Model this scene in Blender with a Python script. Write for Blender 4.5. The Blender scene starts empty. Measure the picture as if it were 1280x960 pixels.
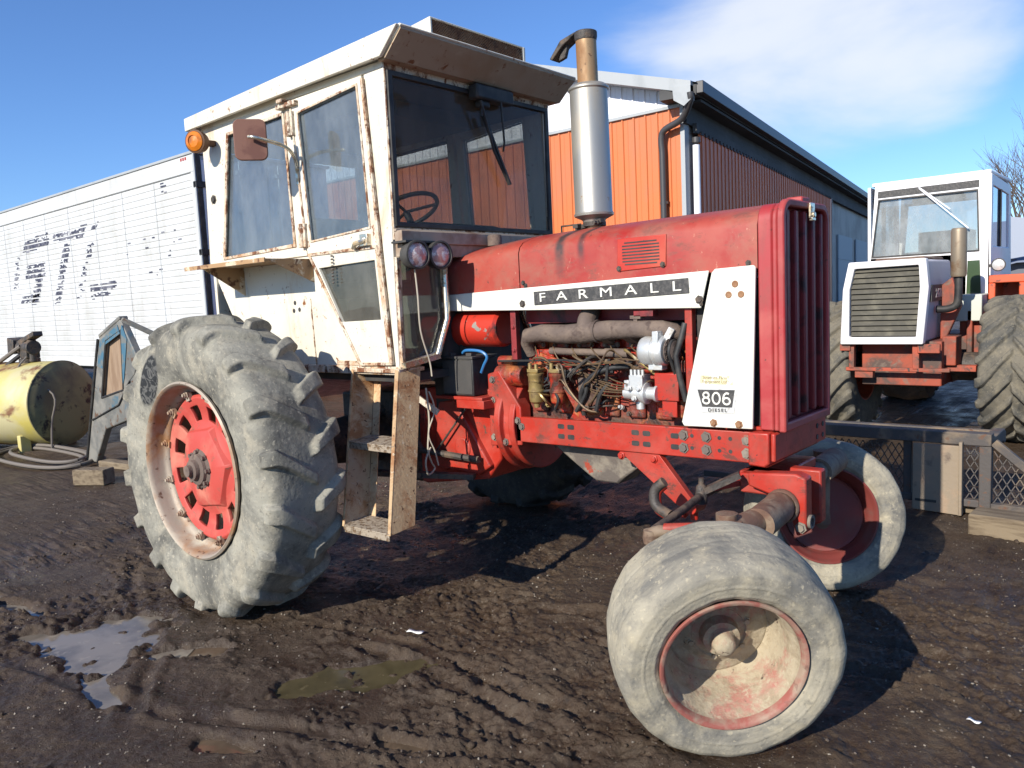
import bpy, math, random
import numpy as np
from mathutils import Vector, Matrix
random.seed(7); RNG = np.random.default_rng(11)
S = bpy.context.scene; COL = S.collection
R = math.radians; PI = math.pi

# ---------------------------------------------------------------- mesh collector
SPLIT = {'bolt','screw','slot','hole','bolt_hole','lettering','fuel_line','rubber_hose','vent_slot','grille_slat','louvre','rib','spindle','axle','loose_wire','door_lever','small_red_mark','model_number','badge_number','foot','hinge','panel_seam','tie_rod_piece','window_bar','engine_fitting','drag_link','exhaust_pipe','drive_axle','lock_rod','door_hinge'}
class MB:
    def __init__(s): s.v = []; s.f = []; s.m = []
    def add(s, vs, fs, mi=0):
        b = len(s.v); s.v += [tuple(p) for p in vs]
        for f in fs: s.f.append([b+i for i in f]); s.m.append(mi)
        return s
    def box(s, a, b, mi=0, M=None):
        x0, y0, z0 = a; x1, y1, z1 = b
        vs = [Vector(p) for p in ((x0,y0,z0),(x1,y0,z0),(x1,y1,z0),(x0,y1,z0),(x0,y0,z1),(x1,y0,z1),(x1,y1,z1),(x0,y1,z1))]
        if M: vs = [M @ p for p in vs]
        return s.add(vs, [(3,2,1,0),(4,5,6,7),(0,1,5,4),(1,2,6,5),(2,3,7,6),(3,0,4,7)], mi)
    def bar(s, p, q, w, h, mi=0, up=(0,0,1)):
        p = Vector(p); q = Vector(q); d = (q-p); L = d.length; d.normalize()
        u = Vector(up)
        if abs(d.dot(u)) > .98: u = Vector((1,0,0))
        a = d.cross(u).normalized(); u = a.cross(d)
        M = Matrix((( a.x,d.x,u.x,p.x),(a.y,d.y,u.y,p.y),(a.z,d.z,u.z,p.z),(0,0,0,1)))
        return s.box((-w/2,0,-h/2),(w/2,L,h/2), mi, M)
    def prism(s, poly, ax, lo, hi, mi=0):
        # poly in the plane perpendicular to ax
        def P(a, b, t): return {'x':(t,a,b),'y':(a,t,b),'z':(a,b,t)}[ax]
        n = len(poly)
        vs = [P(a,b,lo) for a,b in poly]+[P(a,b,hi) for a,b in poly]
        return s.add(vs, [list(range(n))[::-1], list(range(n,2*n))]+[(i,(i+1)%n,n+(i+1)%n,n+i) for i in range(n)], mi)
    def ring(s, o, i_, ax, lo, hi, mi=0):
        def P(a, b, t): return {'x':(t,a,b),'y':(a,t,b),'z':(a,b,t)}[ax]
        n = len(o)
        vs = [P(*p,lo) for p in o]+[P(*p,lo) for p in i_]+[P(*p,hi) for p in o]+[P(*p,hi) for p in i_]
        fs = []
        for k in range(n):
            j = (k+1)%n
            fs += [(k,j,n+j,n+k),(2*n+k,3*n+k,3*n+j,2*n+j),(k,2*n+k,2*n+j,j),(n+k,n+j,3*n+j,3*n+k)]
        return s.add(vs, fs, mi)
    def tube(s, pts, r, seg=10, mi=0, cap=True):
        pts = [Vector(p) for p in pts]; n = len(pts)
        rr = r if isinstance(r, (list,tuple)) else [r]*n
        t0 = (pts[1]-pts[0]).normalized()
        u = t0.orthogonal().normalized(); vs = []
        for i in range(n):
            t = (pts[min(i+1,n-1)]-pts[max(i-1,0)]).normalized()
            u = (u - t*u.dot(t)).normalized(); w = t.cross(u)
            for k in range(seg):
                a = 2*PI*k/seg; vs.append(pts[i]+(u*math.cos(a)+w*math.sin(a))*rr[i])
        fs = [(i*seg+k, i*seg+(k+1)%seg, (i+1)*seg+(k+1)%seg, (i+1)*seg+k) for i in range(n-1) for k in range(seg)]
        if cap: fs += [list(range(seg))[::-1], [(n-1)*seg+k for k in range(seg)]]
        return s.add(vs, fs, mi)
    def lathe(s, prof, c=(0,0,0), ax=(0,1,0), seg=48, mi=0):
        # prof: (radius, offset along ax)
        ax = Vector(ax).normalized(); u = ax.orthogonal().normalized(); w = ax.cross(u); c = Vector(c)
        vs = []; n = len(prof)
        for r, o in prof:
            for k in range(seg):
                a = 2*PI*k/seg; vs.append(c+ax*o+(u*math.cos(a)+w*math.sin(a))*max(r,1e-5))
        fs = [(i*seg+k, i*seg+(k+1)%seg, (i+1)*seg+(k+1)%seg, (i+1)*seg+k) for i in range(n-1) for k in range(seg)]
        return s.add(vs, fs, mi)
    def cyl(s, p, q, r, seg=20, mi=0):
        p = Vector(p); q = Vector(q); return s.lathe([(0,0),(r,0),(r,(q-p).length),(0,(q-p).length)], p, q-p, seg, mi)
    def bolt(s, p, ax, r=.011, h=.008, mi=0):
        return s.lathe([(0,0),(r*1.5,0),(r*1.5,h*.3),(r,h*.3),(r,h),(0,h)], p, ax, 6, mi)
    def comps(s):
        par = list(range(len(s.v)))
        def fd(a):
            while par[a]!=a: par[a]=par[par[a]]; a=par[a]
            return a
        for f in s.f:
            r = fd(f[0])
            for k in f[1:]: par[fd(k)] = r
        g = {}
        for fi,f in enumerate(s.f): g.setdefault(fd(f[0]),[]).append(fi)
        out = []
        for fl in g.values():
            m = MB(); mp = {}
            for fi in fl:
                ff = []
                for k in s.f[fi]:
                    if k not in mp: mp[k] = len(m.v); m.v.append(s.v[k])
                    ff.append(mp[k])
                m.f.append(ff); m.m.append(s.m[fi])
            out.append(m)
        return out
    def build(s, name, mats, parent=None, smooth=40, bevel=0, off=None, whole=False):
        if parent and not whole and name in SPLIT:
            cs = s.comps()
            if 1 < len(cs) <= 90: return [c.build(name, mats, parent, smooth, bevel, off, True) for c in cs][0]
        me = bpy.data.meshes.new(name)
        o0 = Vector(off) if off is not None else (wloc(parent) if parent else Vector((0,0,0)))
        me.from_pydata([(p[0]-o0.x,p[1]-o0.y,p[2]-o0.z) for p in s.v], [], s.f)
        if not isinstance(mats,(list,tuple)): mats = [mats]
        for m in mats: me.materials.append(m)
        if len(mats) > 1: me.polygons.foreach_set('material_index', s.m)
        fixn(me)
        if smooth:
            me.polygons.foreach_set('use_smooth', [True]*len(me.polygons)); me.set_sharp_from_angle(angle=R(smooth))
        o = bpy.data.objects.new(name, me); COL.objects.link(o)
        if parent: o.parent = parent
        if off is not None and not parent: o.location = off
        if bevel:
            b = o.modifiers.new('Bevel','BEVEL'); b.width = bevel; b.segments = 2; b.limit_method = 'ANGLE'; b.angle_limit = R(50); b.harden_normals = False
        return o
import bmesh
def fixn(me):
    bm = bmesh.new(); bm.from_mesh(me); bmesh.ops.recalc_face_normals(bm, faces=bm.faces); bm.to_mesh(me); bm.free()
def wloc(o):
    v = Vector((0,0,0))
    while o: v = v + o.location; o = o.parent
    return v
def tag(o, label=None, cat=None, group=None, kind=None):
    if label: o['label'] = label
    if cat: o['category'] = cat
    if group: o['group'] = group
    if kind: o['kind'] = kind
    return o
def empty(name, loc=(0,0,0), parent=None):
    o = bpy.data.objects.new(name, None); COL.objects.link(o); o.location = loc
    if parent: o.parent = parent
    o.empty_display_size = .1
    return o
def copy_tree(o, parent=None):
    c = o.copy(); COL.objects.link(c); c.parent = parent
    for ch in list(o.children): copy_tree(ch, c)
    return c
def text_mesh(txt, size, depth=.002, off=0, xs=1, sp=1):
    cu = bpy.data.curves.new('t','FONT'); cu.body = txt; cu.size = size; cu.extrude = depth; cu.offset = off
    cu.space_character = sp; cu.align_x = 'CENTER'; cu.align_y = 'CENTER'
    o = bpy.data.objects.new('t', cu); COL.objects.link(o)
    dg = bpy.context.evaluated_depsgraph_get(); me = bpy.data.meshes.new_from_object(o.evaluated_get(dg))
    bpy.data.objects.remove(o)
    vs = [(v.co.x*xs, v.co.y, v.co.z) for v in me.vertices]; fs = [list(p.vertices) for p in me.polygons]
    bpy.data.meshes.remove(me)
    return vs, fs
def put_text(mb, txt, size, M, mi=0, **k):
    vs, fs = text_mesh(txt, size, **k); mb.add([M @ Vector(v) for v in vs], fs, mi)

# ---------------------------------------------------------------- materials
def nn(nt, t, **k):
    n = nt.nodes.new(t)
    for a, b in k.items(): setattr(n, a, b)
    return n
def mat(name, base, rough=.5, metal=0.0, layers=(), bump=None, spec=.5, coat=0, hv=.0):
    """weathered surface: base colour, then layers dict(col, scale, lo, hi, st=(1,1,1), det, rough, metal, w)"""
    m = bpy.data.materials.new(name); m.use_nodes = True; nt = m.node_tree; L = nt.links.new
    bs = nt.nodes['Principled BSDF']; tc = nn(nt,'ShaderNodeTexCoord'); co = tc.outputs['Object']
    rgb = nn(nt,'ShaderNodeRGB'); rgb.outputs[0].default_value = (*base,1); c = rgb.outputs[0]
    rv = nn(nt,'ShaderNodeValue'); rv.outputs[0].default_value = rough; r = rv.outputs[0]
    mv = nn(nt,'ShaderNodeValue'); mv.outputs[0].default_value = metal; me = mv.outputs[0]
    hts = []
    for i, l in enumerate(layers):
        mp = nn(nt,'ShaderNodeMapping'); L(co, mp.inputs[0]); mp.inputs['Scale'].default_value = l.get('st',(1,1,1)); mp.inputs['Location'].default_value = (i*3.7+1,i*1.3,i*2.1)
        nz = nn(nt,'ShaderNodeTexNoise'); L(mp.outputs[0], nz.inputs['Vector']); nz.inputs['Scale'].default_value = l['scale']; nz.inputs['Detail'].default_value = l.get('det',8); nz.inputs['Roughness'].default_value = l.get('nr',.6); nz.inputs['Distortion'].default_value = l.get('dist',.3)
        mr = nn(nt,'ShaderNodeMapRange'); L(nz.outputs[0], mr.inputs[0]); mr.inputs[1].default_value = l['lo']; mr.inputs[2].default_value = l['hi']; mr.inputs[4].default_value = l.get('w',1)
        f = mr.outputs[0]
        mx = nn(nt,'ShaderNodeMix', data_type='RGBA'); L(f, mx.inputs[0]); L(c, mx.inputs[6]); mx.inputs[7].default_value = (*l['col'],1); c = mx.outputs[2]
        if 'rough' in l:
            q = nn(nt,'ShaderNodeMix'); L(f,q.inputs[0]); L(r,q.inputs[2]); q.inputs[3].default_value = l['rough']; r = q.outputs[0]
        if 'metal' in l or metal:
            q = nn(nt,'ShaderNodeMix'); L(f,q.inputs[0]); L(me,q.inputs[2]); q.inputs[3].default_value = l.get('metal',0); me = q.outputs[0]
        if l.get('h'): hts.append((f, l['h']))
    L(c, bs.inputs['Base Color']); L(r, bs.inputs['Roughness']); L(me, bs.inputs['Metallic'])
    bs.inputs['Specular IOR Level'].default_value = spec; bs.inputs['Coat Weight'].default_value = coat
    nrm = None
    if bump:
        nz = nn(nt,'ShaderNodeTexNoise'); L(co, nz.inputs['Vector']); nz.inputs['Scale'].default_value = bump[0]; nz.inputs['Detail'].default_value = 8
        b = nn(nt,'ShaderNodeBump'); b.inputs['Strength'].default_value = bump[1]; b.inputs['Distance'].default_value = bump[2] if len(bump)>2 else .01; L(nz.outputs[0], b.inputs['Height']); nrm = b
    for f, h in hts:
        b = nn(nt,'ShaderNodeBump'); b.inputs['Strength'].default_value = abs(h); b.inputs['Distance'].default_value = .003; b.invert = h<0; L(f, b.inputs['Height'])
        if nrm: L(nrm.outputs[0], b.inputs['Normal'])
        nrm = b
    if nrm: L(nrm.outputs[0], bs.inputs['Normal'])
    return m
def glass(name, tint, dust, refl=.1, dcol=(.45,.43,.38)):
    m = bpy.data.materials.new(name); m.use_nodes = True; nt = m.node_tree; L = nt.links.new
    nt.nodes.remove(nt.nodes['Principled BSDF']); out = nt.nodes['Material Output']
    tr = nn(nt,'ShaderNodeBsdfTransparent'); tr.inputs[0].default_value = (*tint,1)
    gl = nn(nt,'ShaderNodeBsdfGlossy'); gl.inputs['Roughness'].default_value = .03; gl.inputs[0].default_value=(.9,.95,1,1)
    fr = nn(nt,'ShaderNodeLayerWeight'); fr.inputs[0].default_value = .5
    pw = nn(nt,'ShaderNodeMath', operation='POWER'); L(fr.outputs['Facing'], pw.inputs[0]); pw.inputs[1].default_value = 4.5
    ad = nn(nt,'ShaderNodeMath', operation='ADD', use_clamp=True); L(pw.outputs[0], ad.inputs[0]); ad.inputs[1].default_value = refl*.6+.02
    mx = nn(nt,'ShaderNodeMixShader'); L(ad.outputs[0], mx.inputs[0]); L(tr.outputs[0], mx.inputs[1]); L(gl.outputs[0], mx.inputs[2])
    df = nn(nt,'ShaderNodeBsdfDiffuse'); df.inputs[0].default_value = (*dcol,1)
    tc = nn(nt,'ShaderNodeTexCoord'); mp = nn(nt,'ShaderNodeMapping'); L(tc.outputs['Object'], mp.inputs[0]); mp.inputs['Scale'].default_value=(2,2,1)
    nz = nn(nt,'ShaderNodeTexNoise'); L(mp.outputs[0], nz.inputs['Vector']); nz.inputs['Scale'].default_value = 2.5; nz.inputs['Detail'].default_value = 9; nz.inputs['Roughness'].default_value=.7
    mr = nn(nt,'ShaderNodeMapRange'); L(nz.outputs[0], mr.inputs[0]); mr.inputs[1].default_value=.35; mr.inputs[2].default_value=.75; mr.inputs[3].default_value=dust*.5; mr.inputs[4].default_value=dust*1.6
    m2 = nn(nt,'ShaderNodeMixShader'); L(mr.outputs[0], m2.inputs[0]); L(mx.outputs[0], m2.inputs[1]); L(df.outputs[0], m2.inputs[2]); L(m2.outputs[0], out.inputs[0])
    return m
RUST = (.20,.075,.025); RUSTD = (.085,.035,.018); DUST = (.36,.31,.22)
M = {}
M['cream'] = mat('cream_paint',(.64,.61,.52),.45, layers=[
    dict(col=(.56,.47,.32),scale=2.2,lo=.46,hi=.78,w=.7),
    dict(col=(.45,.22,.07),scale=3.0,lo=.56,hi=.76,st=(1.6,1.6,.5),rough=.8,w=.8,nr=.7),
    dict(col=RUST,scale=16,lo=.61,hi=.67,rough=.9,nr=.7),
    dict(col=(.30,.26,.20),scale=7,lo=.60,hi=.74,w=.5,st=(1.3,1.3,.35)),
    dict(col=RUSTD,scale=60,lo=.67,hi=.71,rough=.9)], bump=(40,.12,.004), spec=.4)
M['cream_rusty'] = mat('rusty_cream_paint',(.60,.54,.43),.6, layers=[
    dict(col=(.40,.19,.06),scale=6,lo=.44,hi=.62,w=.8,nr=.75),
    dict(col=(.16,.06,.025),scale=13,lo=.50,hi=.57,rough=.9,nr=.8,st=(1,1,.6)),
    dict(col=RUSTD,scale=26,lo=.58,hi=.66,rough=.95)], bump=(60,.25,.004))
M['rust_step'] = mat('rusted_steel',(.22,.105,.05),.85, layers=[
    dict(col=(.33,.19,.10),scale=6,lo=.46,hi=.66,nr=.75),
    dict(col=(.42,.33,.22),scale=22,lo=.60,hi=.66,nr=.75),
    dict(col=(.10,.045,.025),scale=14,lo=.52,hi=.64,nr=.75)], bump=(70,.4,.005))
M['ladder_plate'] = mat('rusty_cream_ladder',(.42,.29,.16),.8, layers=[dict(col=(.27,.13,.055),scale=8,lo=.46,hi=.62,nr=.75),dict(col=(.55,.46,.32),scale=20,lo=.58,hi=.66,nr=.75),dict(col=(.10,.05,.025),scale=40,lo=.62,hi=.67)], bump=(70,.4,.005))
M['tread_plate'] = mat('worn_step_plate',(.30,.25,.19),.7, layers=[dict(col=(.14,.09,.05),scale=50,lo=.5,hi=.6,h=-.8)], bump=(90,.6,.006))
M['red'] = mat('faded_red_paint',(.42,.032,.018),.42, layers=[
    dict(col=(.44,.085,.045),scale=2.6,lo=.45,hi=.68,rough=.6),
    dict(col=(.30,.13,.075),scale=5,lo=.60,hi=.80,rough=.75,w=.6),
    dict(col=(.045,.02,.014),scale=24,lo=.69,hi=.72,rough=.8,st=(1,1,.7)),
    dict(col=(.05,.025,.02),scale=80,lo=.70,hi=.72,rough=.8)], bump=(30,.1,.004), spec=.5)
M['red_shell'] = mat('grille_shell_red',(.33,.028,.030),.45, layers=[
    dict(col=(.40,.09,.075),scale=4,lo=.46,hi=.70,rough=.65),dict(col=(.19,.055,.045),scale=3.5,lo=.46,hi=.66,rough=.7,st=(1,1,.4),w=.75,nr=.75),
    dict(col=(.06,.03,.022),scale=13,lo=.635,hi=.665,rough=.8,nr=.75),
    dict(col=(.05,.02,.02),scale=70,lo=.68,hi=.71)], bump=(30,.1,.004))
M['red_frame'] = mat('frame_red',(.37,.024,.012),.42, layers=[
    dict(col=(.15,.045,.028),scale=5,lo=.46,hi=.68,rough=.75,w=.75,nr=.72),
    dict(col=(.07,.03,.02),scale=9,lo=.56,hi=.62,rough=.8,w=.8,nr=.8,st=(.6,1,1)),
    dict(col=(.40,.06,.04),scale=4,lo=.48,hi=.7,rough=.6),
    dict(col=(.10,.04,.025),scale=12,lo=.64,hi=.69,rough=.8),
    dict(col=(.03,.02,.018),scale=45,lo=.66,hi=.70,rough=.8)], bump=(50,.15,.004))
M['red_oily'] = mat('oily_red_engine',(.33,.025,.012),.4, layers=[
    dict(col=(.36,.11,.03),scale=11,lo=.50,hi=.60,rough=.6),dict(col=(.08,.045,.03),scale=3.5,lo=.46,hi=.62,rough=.7),
    dict(col=(.05,.025,.018),scale=7,lo=.53,hi=.62,rough=.5),
    dict(col=(.04,.02,.012),scale=30,lo=.60,hi=.66,rough=.5)], bump=(45,.6,.012))
M['red_dark'] = mat('grille_slat_red',(.22,.022,.024),.5, layers=[dict(col=(.05,.015,.015),scale=8,lo=.5,hi=.65)], bump=(40,.2,.004))
M['white'] = mat('white_trim',(.68,.67,.60),.38, layers=[
    dict(col=(.68,.64,.50),scale=2.5,lo=.5,hi=.75,w=.6),
    dict(col=(.30,.20,.12),scale=40,lo=.71,hi=.73,rough=.8),
    dict(col=(.24,.12,.06),scale=9,lo=.74,hi=.78,rough=.8)], bump=(20,.05,.004))
M['black'] = mat('black_rubber',(.018,.018,.019),.6, layers=[dict(col=(.07,.065,.055),scale=8,lo=.45,hi=.75)])
M['dark'] = mat('dark_interior',(.03,.03,.03),.8, layers=[dict(col=(.07,.06,.05),scale=5,lo=.45,hi=.7)])
M['liner'] = mat('headliner',(.11,.10,.085),.9, layers=[dict(col=(.10,.09,.08),scale=4,lo=.5,hi=.7)])
M['grease'] = mat('greasy_iron',(.05,.042,.036),.6, layers=[dict(col=(.13,.09,.06),scale=12,lo=.48,hi=.65,rough=.85),dict(col=(.02,.018,.016),scale=25,lo=.55,hi=.65)], bump=(60,.5,.008))
M['manifold'] = mat('manifold_iron',(.115,.085,.07),.85, layers=[dict(col=(.19,.14,.105),scale=7,lo=.45,hi=.7),dict(col=(.08,.055,.045),scale=18,lo=.55,hi=.66)], bump=(70,.5,.006))
M['muffler'] = mat('muffler_steel',(.40,.385,.34),.42, .65, layers=[
    dict(col=(.36,.27,.17),scale=3.5,lo=.5,hi=.8,rough=.7,metal=.2,st=(1,1,.5)),
    dict(col=(.22,.14,.07),scale=22,lo=.66,hi=.71,rough=.8)], bump=(50,.08,.003))
M['pipe'] = mat('heat_browned_pipe',(.36,.24,.13),.5,.5, layers=[dict(col=(.24,.12,.05),scale=6,lo=.45,hi=.65,rough=.8,metal=.1,st=(1,1,.4)),dict(col=(.12,.07,.04),scale=28,lo=.60,hi=.66,rough=.8)])
M['alu'] = mat('cast_aluminium',(.60,.61,.60),.42,.55, layers=[dict(col=(.35,.33,.29),scale=14,lo=.52,hi=.66,rough=.7,metal=.2)], bump=(60,.2,.004))
M['chrome'] = mat('worn_chrome',(.62,.57,.46),.25,.85, layers=[dict(col=(.42,.30,.15),scale=20,lo=.52,hi=.64,rough=.7,metal=.1)])
M['gold'] = mat('varnished_brass',(.34,.25,.10),.4,.5, layers=[dict(col=(.10,.06,.03),scale=16,lo=.48,hi=.62,rough=.6,metal=.1),dict(col=(.5,.46,.36),scale=9,lo=.60,hi=.66)])
M['line'] = mat('fuel_line_steel',(.17,.115,.065),.45,.5, layers=[dict(col=(.08,.05,.03),scale=20,lo=.5,hi=.6)])
M['pan'] = mat('mud_grey_oil_pan',(.12,.10,.085),.85, layers=[dict(col=(.22,.19,.15),scale=8,lo=.48,hi=.6),dict(col=(.32,.05,.025),scale=6,lo=.61,hi=.64)], bump=(60,.4,.006))
M['axle'] = mat('rusty_axle_tube',(.13,.07,.045),.75, layers=[dict(col=(.21,.155,.105),scale=8,lo=.46,hi=.62),dict(col=(.08,.045,.03),scale=16,lo=.56,hi=.68)], bump=(70,.4,.005))
M['badge'] = mat('badge_black',(.035,.035,.035),.6, layers=[dict(col=(.085,.08,.075),scale=70,lo=.45,hi=.65),dict(col=(.3,.28,.25),scale=90,lo=.68,hi=.70)])
M['battery'] = mat('battery_black',(.05,.048,.046),.65, layers=[dict(col=(.09,.08,.07),scale=4,lo=.45,hi=.75)], bump=(60,.2,.003))
M['badge_steel'] = mat('badge_steel',(.62,.62,.60),.4,.3, layers=[dict(col=(.35,.33,.30),scale=30,lo=.55,hi=.68)])
M['sticker'] = mat('worn_sticker',(.62,.55,.33),.6, layers=[dict(col=(.75,.73,.66),scale=35,lo=.56,hi=.6)])
M['sticker_ink'] = mat('sticker_ink',(.10,.09,.06),.6)
M['soot'] = mat('soot_streak',(.05,.04,.04),.8)
M['blue_cable'] = mat('blue_cable',(.03,.16,.38),.4)
M['wire'] = mat('pale_wire',(.42,.38,.30),.6)
M['lens'] = mat('lamp_lens',(.42,.25,.24),.12,.3, layers=[dict(col=(.65,.62,.60),scale=22,lo=.5,hi=.6)], bump=(120,.5,.004))
M['amber'] = mat('amber_lens',(.60,.17,.01),.25, layers=[dict(col=(.30,.10,.02),scale=20,lo=.5,hi=.7)])
M['beacon_case'] = mat('beacon_case',(.10,.045,.02),.7)
M['mirror_back'] = mat('mirror_brown',(.17,.075,.05),.6, layers=[dict(col=(.12,.045,.03),scale=8,lo=.5,hi=.6)])
M['rim_rust'] = mat('rusty_galvanised_rim',(.34,.29,.23),.6,.25, layers=[dict(col=(.30,.15,.06),scale=3,lo=.45,hi=.62,rough=.85,metal=0),dict(col=(.42,.38,.30),scale=5,lo=.55,hi=.72,rough=.8,metal=0),dict(col=(.10,.05,.03),scale=22,lo=.6,hi=.68)], bump=(50,.25,.004))
M['disc_red'] = mat('wheel_centre_red',(.44,.06,.045),.55, layers=[dict(col=(.50,.16,.11),scale=4,lo=.48,hi=.68,rough=.75),dict(col=(.22,.09,.06),scale=16,lo=.60,hi=.68)], bump=(40,.2,.004))
M['rim_front'] = mat('dust_caked_front_rim',(.33,.14,.105),.7, layers=[dict(col=(.35,.295,.205),scale=7,lo=.38,hi=.52,rough=.95,nr=.75,h=.5),dict(col=(.25,.20,.13),scale=14,lo=.48,hi=.64,nr=.75),dict(col=(.40,.35,.25),scale=38,lo=.56,hi=.66,w=.7),dict(col=(.10,.07,.05),scale=26,lo=.64,hi=.69)], bump=(34,.7,.008))
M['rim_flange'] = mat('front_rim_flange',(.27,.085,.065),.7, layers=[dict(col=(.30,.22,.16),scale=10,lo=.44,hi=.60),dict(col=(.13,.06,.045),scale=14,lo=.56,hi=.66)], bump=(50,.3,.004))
M['rim_deep'] = mat('shaded_red_inner_rim',(.17,.032,.025),.65, layers=[dict(col=(.14,.05,.04),scale=7,lo=.48,hi=.64)])  # darker red stands in for the shade deep inside the rim barrel
M['yellow'] = mat('yellow_tank_paint',(.50,.42,.10),.55, layers=[dict(col=(.50,.45,.25),scale=1.6,lo=.42,hi=.62),dict(col=(.20,.10,.05),scale=2.6,lo=.57,hi=.63,rough=.9,st=(.5,.5,1.3)),dict(col=(.06,.035,.02),scale=4,lo=.62,hi=.68,rough=.9)], bump=(20,.2,.006))
M['wood'] = mat('weathered_timber',(.20,.155,.10),.9, layers=[dict(col=(.11,.08,.05),scale=4,lo=.45,hi=.6,st=(.6,6,6))], bump=(30,.5,.008))
M['trailer'] = mat('trailer_white',(.52,.53,.53),.5, layers=[dict(col=(.40,.40,.37),scale=1.2,lo=.46,hi=.72,w=.7),dict(col=(.33,.31,.27),scale=3,lo=.54,hi=.72,w=.5,st=(1.6,1,.25)),dict(col=(.42,.40,.36),scale=30,lo=.74,hi=.76)])
M['trailer_door'] = mat('trailer_door_white',(.66,.66,.70),.5, layers=[dict(col=(.5,.5,.52),scale=2,lo=.5,hi=.7)])
M['letter'] = mat('faded_navy_letters',(.04,.04,.065),.6, layers=[dict(col=(.20,.20,.23),scale=3,lo=.48,hi=.6)])
M['letter_red'] = mat('small_red_letters',(.35,.03,.02),.6)
M['orange'] = mat('orange_steel_siding',(.57,.155,.045),.45, layers=[dict(col=(.48,.15,.065),scale=.6,lo=.45,hi=.7),dict(col=(.40,.16,.09),scale=2.5,lo=.54,hi=.75,w=.5,st=(1.5,1,.25)),dict(col=(.2,.09,.05),scale=40,lo=.70,hi=.72)])
M['siding_white'] = mat('white_steel_siding',(.74,.75,.80),.45, layers=[dict(col=(.62,.63,.68),scale=.6,lo=.45,hi=.7)])
M['maroon'] = mat('red_steel_door',(.68,.16,.045),.5, layers=[dict(col=(.58,.14,.05),scale=.8,lo=.45,hi=.7)])
M['greytrim'] = mat('grey_trim',(.34,.36,.37),.5, layers=[dict(col=(.27,.29,.30),scale=2,lo=.5,hi=.7)])
M['gutter'] = mat('dark_gutter',(.05,.048,.05),.45)
M['roofing'] = mat('dark_green_roofing',(.06,.075,.065),.5, layers=[dict(col=(.09,.095,.08),scale=1,lo=.45,hi=.7)])
M['shade_panel'] = mat('pale_panel',(.36,.35,.33),.6, layers=[dict(col=(.22,.21,.20),scale=.7,lo=.45,hi=.65)])
M['soffit'] = mat('dark_soffit',(.05,.05,.05),.8, layers=[dict(col=(.08,.08,.08),scale=1,lo=.45,hi=.65)])
M['wt_white'] = mat('work_white_paint',(.80,.78,.78),.4, layers=[dict(col=(.60,.52,.42),scale=2.5,lo=.60,hi=.8,w=.7)])
M['wt_grey'] = mat('lilac_grey_paint',(.46,.46,.52),.5, layers=[dict(col=(.38,.38,.42),scale=2,lo=.5,hi=.7)])
M['wt_orange'] = mat('orange_red_paint',(.58,.09,.03),.5, layers=[dict(col=(.40,.08,.04),scale=4,lo=.5,hi=.66),dict(col=(.08,.04,.03),scale=11,lo=.58,hi=.64)])
M['louvre'] = mat('dusty_black_louvre',(.075,.07,.055),.8, layers=[dict(col=(.13,.12,.09),scale=5,lo=.48,hi=.65)])
M['ramp'] = mat('muddy_dark_steel',(.07,.062,.058),.7, layers=[dict(col=(.19,.145,.10),scale=3.5,lo=.46,hi=.6,rough=.9),dict(col=(.12,.06,.035),scale=16,lo=.58,hi=.66)], bump=(50,.4,.006))
M['ramp_plate'] = mat('muddy_plate',(.24,.19,.135),.75, layers=[dict(col=(.30,.21,.14),scale=5,lo=.5,hi=.62),dict(col=(.12,.09,.07),scale=9,lo=.56,hi=.68)], bump=(40,.4,.006))
M['hose'] = mat('grey_hose',(.15,.13,.11),.7)
M['door_blue'] = mat('faded_blue_green_paint',(.12,.12,.11),.6, layers=[dict(col=(.20,.19,.165),scale=4,lo=.45,hi=.6),dict(col=(.05,.11,.15),scale=3,lo=.60,hi=.68),dict(col=(.10,.055,.03),scale=10,lo=.60,hi=.66)])
M['plywood'] = mat('brown_board',(.27,.19,.125),.8, layers=[dict(col=(.20,.13,.08),scale=3,lo=.45,hi=.6,st=(4,1,.6))])
M['paper'] = mat('scrap_paper',(.72,.72,.70),.8)
M['bark'] = mat('bare_bark',(.10,.075,.06),.9)
M['shed_roof'] = mat('blue_grey_roof',(.26,.30,.38),.5)
M['shed_wall'] = mat('slate_wall',(.10,.11,.14),.6)
M['glass_front'] = glass('tinted_windshield',(.76,.73,.69),.09,-.02,(.46,.36,.27))
M['glass_side'] = glass('dusty_side_glass',(.74,.80,.82),.20,.07,(.36,.40,.43))
M['glass_low'] = glass('lower_glass',(.55,.56,.52),.14,.03)
M['glass_work'] = glass('hazy_cab_glass',(.72,.76,.76),.34,.12,(.50,.52,.52))
M['glass_blue'] = glass('reflective_side_glass',(.35,.42,.52),.15,.45,(.3,.38,.5))
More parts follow.
